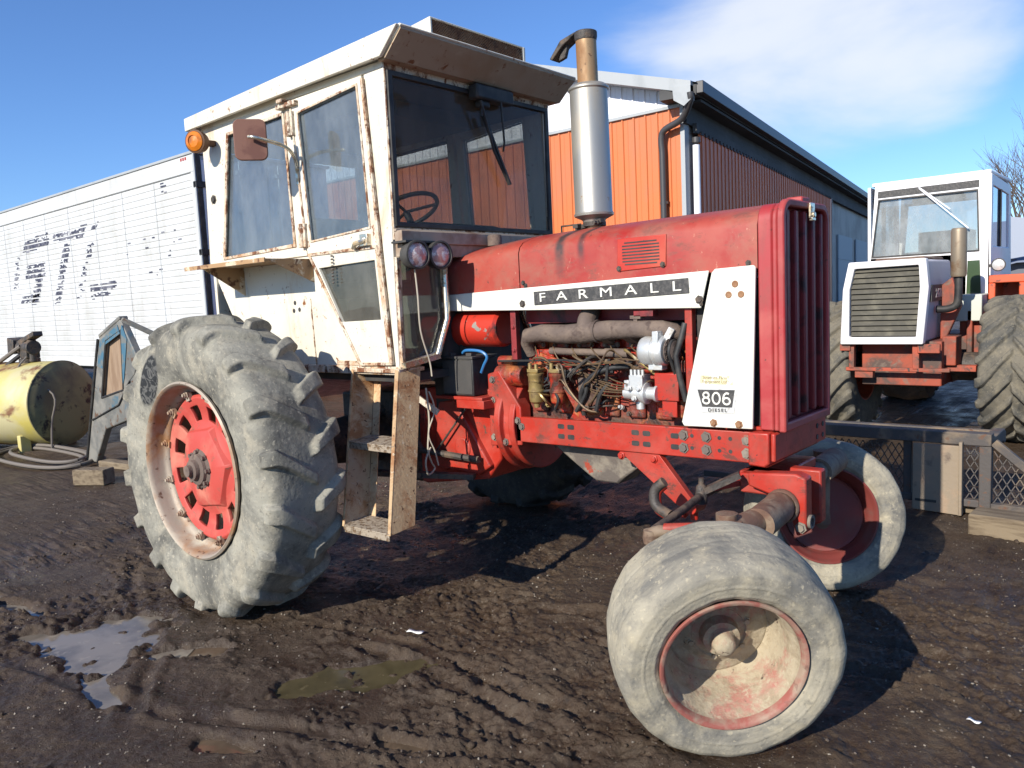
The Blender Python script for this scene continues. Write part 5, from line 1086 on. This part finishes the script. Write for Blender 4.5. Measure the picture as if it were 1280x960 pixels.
b=MB(); b.tube([SP(.18,.12,2.38),SP(.18,.12,.1)],.065,12); b.lathe([(.03,0),(.07,.02),(.07,.1),(0,.12)],SP(.18,.12,4.0),(0,0,1),12); P(b,'drain_pipe',M['gutter'],B)

# ================================================================ white articulated tractor
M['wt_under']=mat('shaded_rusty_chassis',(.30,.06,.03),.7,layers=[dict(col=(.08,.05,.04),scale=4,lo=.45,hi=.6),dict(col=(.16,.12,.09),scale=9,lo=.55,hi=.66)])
M['wt_shaded']=mat('shaded_orange_red',(.36,.065,.03),.6,layers=[dict(col=(.14,.06,.04),scale=5,lo=.44,hi=.6),dict(col=(.05,.035,.03),scale=11,lo=.56,hi=.64)])  # darker copy of the orange red, shade at the nose put into the colour
W=empty('articulated_tractor',(1.7,5.6,0)); tag(W,'white and orange four-wheel-drive tractor with dark louvred nose, parked behind the ramp','tractor')
PW=lambda mb,n,m,**k: mb.build(n,m,W,**k)
b=MB(); oo=[(1.235,.965),(1.262,1.50),(1.318,1.765),(2.005,1.765),(2.03,1.50),(1.985,.965)]; ii=[(1.318,1.035),(1.325,1.50),(1.372,1.700),(1.945,1.706),(1.955,1.50),(1.925,1.035)]
b.ring(oo,ii,'y',4.74,4.84); nose=PW(b,'nose_frame',M['wt_white'],bevel=.012)
b=MB()
for k in range(13):
    z=1.045+k*.0515; b.add([(1.33,4.775,z),(1.945,4.775,z),(1.945,4.80,z+.046),(1.33,4.80,z+.046),(1.33,4.81,z),(1.945,4.81,z),(1.945,4.815,z+.046),(1.33,4.815,z+.046)],[(0,1,2,3),(4,5,6,7),(0,1,5,4),(3,2,6,7)])
b.build('louvre',M['louvre'],nose,smooth=0)
b=MB(); b.box((1.32,4.815,1.03),(1.95,4.83,1.71)); b.build('louvre_backing',M['dark'],nose)
b=MB(); b.prism([(1.25,.98),(1.275,1.50),(1.325,1.755),(2.0,1.755),(2.02,1.50),(1.975,.98)],'y',4.84,5.75); hd=PW(b,'engine_hood',M['wt_grey'],bevel=.02)
b=MB(); b.box((2.022,4.86,1.50),(2.034,5.70,1.515)); b.box((2.020,4.86,1.36),(2.032,5.65,1.50)); b.build('model_strip',M['badge'],hd)
b=MB(); put_text(b,'2470',.115,Matrix.Translation((2.0345,5.12,1.43))@Matrix.Rotation(R(90),4,'Z')@Matrix.Rotation(R(90),4,'X'),xs=1.0,depth=.001,off=.002); b.build('model_number',M['badge_steel'],hd,smooth=0)
b=MB(); b.box((1.5,4.95,1.755),(1.95,5.7,1.79)); b.build('hood_scoop',M['axle'],hd,bevel=.02)
b=MB(); b.box((1.22,4.78,.90),(1.32,4.80,.965)); b.box((1.93,4.78,.88),(2.12,4.82,.965)); b.box((1.30,4.80,.72),(1.35,4.86,.96)); b.box((1.88,4.80,.72),(1.94,4.86,.96)); b.box((1.27,4.80,.70),(2.2,4.84,.735)); b.box((1.35,4.82,.63),(1.52,4.9,.70)); b.box((2.1,5.1,.68),(2.36,5.2,.74)); PW(b,'nose_bracket',M['wt_shaded'],bevel=.005)
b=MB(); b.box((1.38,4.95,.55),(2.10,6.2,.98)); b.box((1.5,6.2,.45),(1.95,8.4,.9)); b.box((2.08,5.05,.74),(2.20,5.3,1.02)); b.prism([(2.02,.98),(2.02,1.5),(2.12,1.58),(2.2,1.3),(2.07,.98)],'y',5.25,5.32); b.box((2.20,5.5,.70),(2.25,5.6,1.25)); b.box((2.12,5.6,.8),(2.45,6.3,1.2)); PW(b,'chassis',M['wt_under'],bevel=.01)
b=MB(); b.cyl((.9,5.45,.70),(2.8,5.45,.70),.14,20); b.cyl((.9,8.2,.70),(2.8,8.2,.70),.14,20); b.lathe([(0,-.3),(.28,-.2),(.32,0),(.28,.2),(0,.3)],(1.7,5.45,.66),(1,0,0),24); PW(b,'drive_axle',M['grease'])
b=MB(); b.box((2.10,5.5,1.14),(2.33,6.0,1.40)); PW(b,'battery_cover',mat('pale_tool_box',(.48,.50,.44),.6),bevel=.01)
# cab
b=MB(); b.ring([(1.115,1.19),(1.205,2.600),(2.285,2.600),(2.315,1.19)],[(1.165,1.83),(1.238,2.455),(2.195,2.455),(2.215,1.83)],'y',6.0,6.05)
b.prism([(1.115,1.19),(1.15,1.83),(2.10,1.83),(2.10,1.19)],'y',6.0,6.04)
cb=PW(b,'cab_front',M['wt_white'],bevel=.012)
b=MB(); b.prism([(1.232,2.475),(1.238,2.545),(2.205,2.548),(2.205,2.478)],'y',5.992,5.999); b.build('shade_band',M['badge'],cb)
b=MB(); b.prism([(1.165,1.83),(1.238,2.455),(2.195,2.455),(2.215,1.83)],'y',6.02,6.025); b.build('windscreen',M['glass_work'],cb)
b=MB(); b.ring([(1.165,1.83),(1.238,2.455),(2.195,2.455),(2.215,1.83)],[(1.18,1.845),(1.25,2.442),(2.183,2.442),(2.202,1.845)],'y',5.994,6.01); b.build('windscreen_seal',M['black'],cb)
b=MB(); b.bar((1.65,5.985,2.53),(2.12,5.97,2.07),.012,.02,up=(0,1,0)); b.tube([(1.65,5.97,2.54),(1.95,5.96,2.28)],.007,6); b.build('wiper',M['siding_white'],cb)
b=MB(); b.prism([(2.10,1.36),(2.11,1.74),(2.22,1.74),(2.235,1.36)],'y',5.99,5.998); b.build('lower_window',mat('green_low_glass',(.05,.08,.04),.15),cb)
for s_,xa,xb in ((1,2.285,2.315),(-1,1.13,1.16)):
    b=MB(); b.ring([(6.0,1.19),(6.0,2.60),(7.1,2.56),(7.25,1.19)],[(6.09,1.88),(6.09,2.49),(7.0,2.46),(7.05,1.88)],'x',xa,xb); sw=PW(b,'cab_side',M['wt_white'],bevel=.008)
    b=MB(); b.prism([(6.09,1.88),(6.09,2.49),(7.0,2.46),(7.05,1.88)],'x',xa+.012,xa+.016); b.build('side_glass',M['glass_blue'] if s_>0 else M['glass_work'],sw)
    b=MB(); b.box((xa-.002,6.52,1.88),(xb+.004,6.56,2.48)); b.build('window_bar',M['black'],sw)
b=MB(); b.box((1.17,6.0,2.60),(2.31,7.15,2.64)); PW(b,'cab_roof',M['wt_white'],bevel=.012)
b=MB(); b.ring([(1.14,1.19),(1.19,2.58),(2.29,2.58),(2.31,1.19)],[(1.22,1.9),(1.26,2.45),(2.2,2.45),(2.22,1.9)],'y',7.1,7.15); PW(b,'cab_rear',M['wt_white'])
b=MB(); b.box((1.17,6.06,1.19),(2.28,7.1,1.5)); b.box((1.5,6.6,1.5),(2.0,7.0,2.1)); PW(b,'cab_interior',mat('cab_grey',(.16,.17,.17),.8))
b=MB(); b.lathe([(0,-.06),(.04,-.05),(.062,0),(.066,.02),(.055,.022)],(2.40,5.92,1.68),(0,-1,0),20); b.box((2.32,5.9,1.66),(2.4,5.95,1.69)); wl=PW(b,'work_lamp',M['black']); b=MB(); b.lathe([(.056,.02),(.03,.035),(0,.038)],(2.40,5.92,1.68),(0,-1,0),20); b.build('lens',M['badge_steel'],wl)
b=MB(); b.box((2.34,5.75,1.50),(2.95,6.6,1.58)); b.box((2.34,5.75,1.34),(2.40,6.6,1.50)); b.box((2.60,5.74,1.30),(2.95,5.78,1.50)); b.box((2.36,6.2,1.3),(2.95,6.25,1.5)); PW(b,'fender_deck',M['wt_orange'],bevel=.01)
b=MB(); b.lathe([(.02,-.01),(.062,0),(.068,.02),(.068,.42),(.062,.445),(.058,.45),(.05,.45),(.05,.40)],(2.205,5.1,1.58),(0,0,1),28); ex=PW(b,'exhaust_stack',mat('brown_grey_stack',(.25,.20,.14),.5,.4,layers=[dict(col=(.14,.08,.04),scale=8,lo=.5,hi=.64)]),smooth=40)
b=MB(); b.tube(cat([(2.205,5.1,1.60),(2.205,5.1,1.42),(2.19,5.1,1.32),(2.12,5.1,1.28),(2.02,5.1,1.28)]),.035,12); b.build('exhaust_elbow',M['black'],ex,smooth=50)
WP=[(.36,-.26),(.40,-.275),(.48,-.29),(.56,-.285),(.62,-.27),(.645,-.245),(.655,-.18),(.66,0),(.655,.18),(.645,.245),(.62,.27),(.56,.285),(.48,.29),(.40,.275),(.36,.26)]
wheels=[]
def work_wheel(loc):
    e=empty('wheel',Vector(loc)-W.location,W); tyre('tyre',M['tyre_work'],WP,420,make_lug(19,.25,.66,1.2,.055,.042,.27,.60),parent=e)
    b=MB(); b.lathe([(.365,-.26),(.35,-.255),(.34,-.2),(.30,-.05),(.15,-.02),(.10,-.08),(0,-.08)],seg=40); b.lathe([(.365,.26),(.35,.255),(.33,.1),(.30,-.04)],seg=40); b.build('rim',M['wt_orange'],e,off=(0,0,0)); return e
w0=work_wheel((2.69,5.45,.685)); w0.rotation_euler=(0,0,R(90))
for loc,rz in (((1.02,5.45,.685),-90),((2.69,8.2,.685),90),((1.02,8.2,.685),-90)):
    c=copy_tree(w0,W); c.location=Vector(loc)-W.location; c.rotation_euler=(0,0,R(rz))

# ================================================================ steel loading ramp and timbers
RM=empty('loading_ramp',(2.3,2.6,0)); tag(RM,'muddy steel loading ramp with expanded mesh sides, standing in front of the white tractor','ramp')
PR=lambda mb,n,m,**k: mb.build(n,m,RM,**k)
b=MB(); b.box((.9,2.42,.475),(2.93,2.52,.555)); b.box((.9,2.44,.06),(2.93,2.50,.11)); b.box((2.86,2.43,.06),(2.93,2.50,.475)); b.box((2.40,2.45,.06),(2.45,2.5,.475)); b.box((1.6,2.45,.06),(1.65,2.5,.475)); b.box((.9,2.9,.42),(2.93,2.96,.50)); b.box((2.86,2.5,.44),(2.93,2.92,.52)); PR(b,'frame',M['ramp'],bevel=.006)
b=MB(); b.prism([(2.47,.015),(2.475,.47),(2.77,.47),(2.765,.005)],'y',2.395,2.418); b.box((2.755,2.37,.01),(2.775,2.42,.50)); PR(b,'flap_plate',M['ramp_plate'],bevel=.005)
b=MB(); b.box((2.49,2.392,.075),(2.62,2.396,.092)); PR(b,'flap_slot',M['black'])
def expanded(b,x0,x1,z0,z1,y,dx=.048,dz=.085,clip=None):
    nx=int((x1-x0)/dx)
    for k in range(-1,nx+1):
        for r_ in range(int((z1-z0)/dz)+1):
            xa=x0+k*dx; za=z0+r_*dz
            for (pa,qa),(pb,qb) in (((0,0),(.5,.5)),((.5,.5),(1,0)),((0,1),(.5,.5)),((.5,.5),(1,1))):
                A=(xa+pa*dx,y,za+qa*dz);Bq=(xa+pb*dx,y,za+qb*dz)
                if min(A[0],Bq[0])<x0-.001 or max(A[0],Bq[0])>x1+.001 or max(A[2],Bq[2])>z1: continue
                if clip and not clip(A[0],max(A[2],Bq[2])): continue
                b.bar(A,Bq,.006,.007,up=(0,1,0))
b=MB(); expanded(b,1.65,2.44,.11,.475,2.47); PR(b,'mesh_panel',M['ramp'],smooth=0); b=MB(); expanded(b,2.78,2.86,.11,.475,2.47); PR(b,'mesh_panel',M['ramp'],smooth=0)
b=MB(); b.box((.95,2.52,.46),(2.86,2.92,.468)); PR(b,'deck_plate',M['ramp'])
b=MB(); b.bar((2.94,2.46,.50),(3.40,2.46,.10),.05,.04,up=(0,1,0)); b.box((2.93,2.43,.06),(3.6,2.49,.10)); PR(b,'brace',M['ramp'],bevel=.004)
b=MB(); expanded(b,2.94,3.36,.10,.45,2.47,clip=lambda x,z: z<.50-(x-2.94)*.9); PR(b,'wing_mesh',M['ramp'],smooth=0)
b=MB(); b.box((2.88,2.02,-.02),(3.9,2.24,.125),M=Matrix.Translation((2.88,2.1,0))@Matrix.Rotation(R(-3),4,'Z')@Matrix.Translation((-2.88,-2.1,0))); o=b.build('timber_beam',M['wood'],None,off=(3.3,2.1,0),bevel=.012); tag(o,'weathered square timber lying under the right end of the ramp','timber','loose timbers on the ground')
b=MB(); b.box((2.55,2.5,0),(2.85,2.62,.06)); o=b.build('timber_block',M['wood'],None,off=(2.7,2.56,0),bevel=.008); tag(o,'short timber packed under the ramp frame','timber','loose timbers on the ground')

# ================================================================ yellow tank with pump, hoses
u=Vector((math.cos(R(24)),math.sin(R(24)),0)); c0=Vector((-6.7,.45,.56)); K=empty('yellow_tank',(-8,-.1,0)); tag(K,'rusty yellow cylindrical tank lying on low feet in front of the trailer','tank')
b=MB(); Rk=.52
b.lathe([(Rk-.008,-.03),(Rk,-.06),(Rk,-.9),(Rk+.006,-.905),(Rk+.006,-.935),(Rk,-.94),(Rk,-2.9),(Rk-.01,-2.95),(.4,-3.0),(0,-3.03)],c0,u,64); P(b,'tank_shell',M['yellow'],K,smooth=50)
b=MB(); b.lathe([(0,.05),(.20,.045),(.38,.03),(.48,.0),(Rk-.008,-.03),(Rk+.006,-.032),(Rk+.004,-.05)],c0,u,64); P(b,'end_cap',mat('shaded_stained_tank_end',(.27,.235,.095),.6,layers=[dict(col=(.14,.12,.06),scale=1.8,lo=.42,hi=.6),dict(col=(.035,.022,.015),scale=4,lo=.56,hi=.62,nr=.7)]),K,smooth=50)  # end cap: shade put into a darker yellow, with stains on top
w=Vector((-u.y,u.x,0))
for d in (-.35,-2.4):
    b=MB(); p=c0+u*d; 
    for s_ in (-1,1): q=p+w*.34*s_; b.bar((q.x-.05,q.y,.09),(q.x+.05,q.y,.09),.12,.24)
    P(b,'foot',M['yellow'],K,bevel=.01)
b=MB(); p=c0+u*(-.5)+Vector((0,0,.5)); b.lathe([(.12,0),(.12,.06),(.10,.07),(0,.07)],p,(0,0,1),20); P(b,'filler_neck',M['grease'],K)
b=MB(); b.prism([(p.x-.45,p.z+.13),(p.x-.42,p.z+.33),(p.x-.22,p.z+.30),(p.x-.24,p.z+.12)],'y',p.y-.1,p.y+.1); b.cyl((p.x-.2,p.y,p.z+.2),(p.x+.18,p.y,p.z+.2),.09,16); b.bar((p.x-.16,p.y-.02,p.z+.25),(p.x+.30,p.y+.02,p.z+.37),.12,.06); b.box((p.x-.08,p.y-.08,p.z+.07),(p.x+.14,p.y+.08,p.z+.22)); b.cyl((p.x+.12,p.y,p.z+.02),(p.x+.12,p.y,p.z+.30),.05,12); b.tube([(p.x-.2,p.y,p.z+.15),(p.x-.05,p.y-.05,p.z+.02)],.03,8)
o=b.build('fuel_pump',M['grease'],None,off=(p.x,p.y,p.z),bevel=.01); tag(o,'greasy black pump sitting on top of the yellow tank','pump')
b=MB(); b.tube(cat([(p.x+.12,p.y-.06,p.z+.1),(p.x+.18,p.y-.2,p.z-.1),(-6.50,.24,.7),(-6.52,.20,.35),(-6.55,.18,.02)]),.012,8); o=b.build('drop_hose',M['hose'],None,off=(-6.5,.25,0)); tag(o,'thin grey hose hanging down the end of the yellow tank','hose')
b=MB(); b.tube(cat([(p.x-.1,p.y-.05,p.z+.12),(-7.35,-.05,.95),(-7.55,-.35,.45),(-7.65,-.5,.15),(-8.2,-.7,.03)]),.026,8); o=b.build('dark_hose',M['black'],None,off=(-7.5,0,0)); tag(o,'dark hose running from the pump down over the tank front','hose')
b=MB(); b.tube([(p.x-.02,p.y-.08,p.z+.22),(-8.2,-.45,.60),(-9.1,-.75,.35)],.026,8); o=b.build('long_pipe',M['hose'],None,off=(-8,-.3,0)); tag(o,'straight grey pipe slanting from the pump to the lower left','pipe')
b=MB()
for k,(a,bb,zz) in enumerate(((.95,.33,.03),(1.05,.40,.04),(.85,.28,.06))):
    pts=[(-6.1+a*math.cos(t)*1.0,-.12+bb*math.sin(t)+.05*k,zz+.01*math.sin(3*t)) for t in np.linspace(0,2*PI,40)]; b.tube(pts,.02,8,cap=False)
o=b.build('hose_coil',M['hose'],None,off=(-6.1,-.12,0)); tag(o,'grey hose coiled on the ground in front of the yellow tank','hose')
# salvaged cab door panel
D=empty('cab_door_panel',(-4.9,.1,0)); tag(D,'salvaged blue-grey cab side panel standing upright behind the rear wheel','cab panel')
po=[(-4.11,1.555),(-4.634,1.377),(-5.238,.03),(-5.021,.04),(-4.70,.42),(-4.154,.55),(-3.81,1.179)]
b=MB(); b.prism([(-4.11,1.555),(-4.634,1.377),(-4.86,.86),(-4.706,.752),(-4.47,1.343),(-4.097,1.452)],'y',.08,.15); b.prism([(-4.11,1.555),(-4.097,1.452),(-4.176,.855),(-3.90,1.02),(-3.81,1.179)],'y',.08,.15); b.prism([(-4.86,.86),(-5.238,.03),(-5.021,.04),(-4.70,.42),(-4.154,.55),(-3.90,1.02),(-4.176,.855),(-4.706,.752)],'y',.08,.15); b.bar((-4.11,.10,1.555),(-3.85,.55,1.25),.05,.05); b.bar((-4.11,.12,1.57),(-4.634,.12,1.39),.09,.04)
P(b,'panel_frame',M['door_blue'],D,bevel=.01)
b=MB(); b.prism([(-4.706,.752),(-4.47,1.343),(-4.097,1.452),(-4.176,.855)],'y',.115,.125); P(b,'brown_board',M['plywood'],D)
b=MB(); b.prism([(-4.16,1.50),(-4.60,1.345),(-4.72,1.08),(-4.60,1.06),(-4.50,1.30),(-4.12,1.415)],'y',.072,.079); b.prism([(-4.09,1.45),(-4.06,1.50),(-3.98,1.36),(-4.12,.98),(-4.17,.90)],'y',.072,.079); P(b,'blue_paint_patch',mat('blue_green_paint',(.05,.13,.19),.5,layers=[dict(col=(.14,.15,.14),scale=7,lo=.5,hi=.6)]),D)
b=MB(); b.tube([(-4.64,.07,1.36),(-4.87,.07,.86),(-5.22,.07,.08)],.014,6); b.tube([(-4.706,.08,.752),(-4.47,.08,1.343),(-4.097,.08,1.452),(-4.176,.08,.855),(-4.706,.08,.752)],.012,6); b.tube([(-5.0,.07,.5),(-4.3,.07,.70),(-4.0,.07,.95)],.008,6); P(b,'rubber_seal',M['black'],D)
for (x,y,l,w_,h_,a),lb in (((-4.05,-.33,.34,.16,.15,.5),'squared timber block on the mud left of the rear wheel'),((-4.5,.2,.9,.14,.07,.15),'low plank under the salvaged cab panel')):
    b=MB(); b.box((-l/2,-w_/2,0),(l/2,w_/2,h_),M=Matrix.Translation((x,y,gz(x,y)))@Matrix.Rotation(a,4,'Z')); o=b.build('timber_block',M['wood'],None,off=(x,y,0),bevel=.01); tag(o,lb,'timber','loose timbers on the ground')

# ================================================================ bare tree, shed
def bare_tree(x,y,h,seed):
    rg=random.Random(seed); b=MB()
    def br(p,d,L_,r,lv):
        n=4; pts=[p]; q=p; dd=d
        for k in range(n): dd=(dd+Vector((rg.uniform(-.14,.14),rg.uniform(-.14,.14),rg.uniform(-.02,.12)))).normalized(); q=q+dd*(L_/n); pts.append(q)
        b.tube(pts,[r*(1-.55*k/n) for k in range(n+1)],5 if lv else 8,cap=False)
        if lv>=6: return
        for _ in range(2 if lv<2 else rg.choice((2,3))):
            t=rg.randint(2,n); ax=Vector((rg.uniform(-1,1),rg.uniform(-1,1),rg.uniform(-.1,.5))).normalized(); nd=(dd*1.0+ax*rg.uniform(.5,.95)).normalized(); br(pts[t],nd,L_*rg.uniform(.62,.82),r*.55,lv+1)
        br(pts[-1],(dd+Vector((rg.uniform(-.2,.2),rg.uniform(-.2,.2),.1))).normalized(),L_*.78,r*.5,lv+1)
    br(Vector((x,y,-.05)),Vector((0,0,1)),h*.27,h*.024,0)
    t=empty('bare_tree',(x,y,0)); o=b.build('branches',M['bark'],t,smooth=60); return t
t=bare_tree(.75,26,7.4,4); tag(t,'leafless tree behind the white tractor at the right edge','tree')
SH=empty('metal_shed',(2,21,0)); tag(SH,'blue-grey metal shed far behind the white tractor','shed')
b=MB(); b.box((-.2,20.3,0),(6,24,2.0)); P(b,'shed_wall',M['shed_wall'],SH); b=MB(); b.add([(.0,20.0,1.75),(.55,20.0,1.9),(.55,24.3,3.2),(.0,24.3,3.05),(6.2,20,1.9),(6.2,24.3,3.2)],[(0,1,2,3),(1,4,5,2)]); b.prism([(.05,1.95),(.75,2.05),(.9,2.95),(.35,3.05)],'y',20.0,20.1); P(b,'shed_roof',M['shed_roof'],SH)

# ================================================================ light, sky, camera
EL=28; sv=Vector((.0,1,-math.tan(R(EL)))).normalized()
l=bpy.data.lights.new('sun','SUN'); l.energy=4.9; l.angle=R(.53); l.color=(1,.93,.82); so=bpy.data.objects.new('sun',l); COL.objects.link(so); so.rotation_euler=sv.to_track_quat('-Z','Y').to_euler(); so.location=(0,-5,8)
wd=bpy.data.worlds.new('World'); S.world=wd; wd.use_nodes=True; nt=wd.node_tree; L=nt.links.new; bg=nt.nodes['Background']
sk=nn(nt,'ShaderNodeTexSky',sky_type='NISHITA'); sk.sun_disc=False; sk.sun_elevation=R(EL); sk.sun_rotation=R(180); sk.altitude=200; sk.air_density=1.0; sk.dust_density=.05; sk.ozone_density=2.8
tc=nn(nt,'ShaderNodeTexCoord'); mp=nn(nt,'ShaderNodeMapping'); L(tc.outputs['Generated'],mp.inputs[0]); mp.inputs['Scale'].default_value=(1,1,2.2); mp.inputs['Location'].default_value=(.3,.1,.0)
nz=nn(nt,'ShaderNodeTexNoise'); L(mp.outputs[0],nz.inputs['Vector']); nz.inputs['Scale'].default_value=2.6; nz.inputs['Detail'].default_value=7; nz.inputs['Roughness'].default_value=.52; nz.inputs['Distortion'].default_value=.25
# cloud bank centred on one part of the sky
dt=nn(nt,'ShaderNodeVectorMath',operation='DOT_PRODUCT'); nm=nn(nt,'ShaderNodeVectorMath',operation='NORMALIZE'); L(tc.outputs['Generated'],nm.inputs[0]); L(nm.outputs[0],dt.inputs[0]); dt.inputs[1].default_value=(-0.325,0.900,0.292)
mr=nn(nt,'ShaderNodeMapRange'); L(dt.outputs['Value'],mr.inputs[0]); mr.inputs[1].default_value=.950; mr.inputs[2].default_value=.998; mr.inputs[3].default_value=-.30; mr.inputs[4].default_value=.20
ad=nn(nt,'ShaderNodeMath',operation='ADD'); L(nz.outputs[0],ad.inputs[0]); L(mr.outputs[0],ad.inputs[1])
m2=nn(nt,'ShaderNodeMapRange',interpolation_type='SMOOTHSTEP'); L(ad.outputs[0],m2.inputs[0]); m2.inputs[1].default_value=.46; m2.inputs[2].default_value=.78; m2.inputs[4].default_value=.85
tint=nn(nt,'ShaderNodeMix',data_type='RGBA',blend_type='MULTIPLY'); tint.inputs[0].default_value=1; L(sk.outputs[0],tint.inputs[6]); tint.inputs[7].default_value=(.74,.98,1.36,1)
cm=nn(nt,'ShaderNodeMix',data_type='RGBA'); L(m2.outputs[0],cm.inputs[0]); L(tint.outputs[2],cm.inputs[6]); cm.inputs[7].default_value=(7.2,7.5,7.9,1)
L(cm.outputs[2],bg.inputs[0]); bg.inputs[1].default_value=.092
cd=bpy.data.cameras.new('camera'); co=bpy.data.objects.new('camera',cd); COL.objects.link(co); S.camera=co
yaw,pit,rol=2.28091958,-.104786385,-.0477315936
Fv=Vector((math.cos(yaw)*math.cos(pit),math.sin(yaw)*math.cos(pit),math.sin(pit))); Rv=Fv.cross(Vector((0,0,1))).normalized(); Uv=Rv.cross(Fv)
R2=Rv*math.cos(rol)+Uv*math.sin(rol); U2=-Rv*math.sin(rol)+Uv*math.cos(rol)
co.matrix_world=Matrix(((R2.x,U2.x,-Fv.x,3.87042258),(R2.y,U2.y,-Fv.y,-3.35182903),(R2.z,U2.z,-Fv.z,1.55362913),(0,0,0,1)))
cd.sensor_width=36; cd.lens=36*989.454674/1280; cd.clip_start=.05; cd.clip_end=2000
S.view_settings.view_transform='Standard'; S.view_settings.look='None'; S.view_settings.exposure=.48; S.view_settings.gamma=1
S.cycles.max_bounces=8; S.cycles.transparent_max_bounces=24; S.cycles.sample_clamp_indirect=6
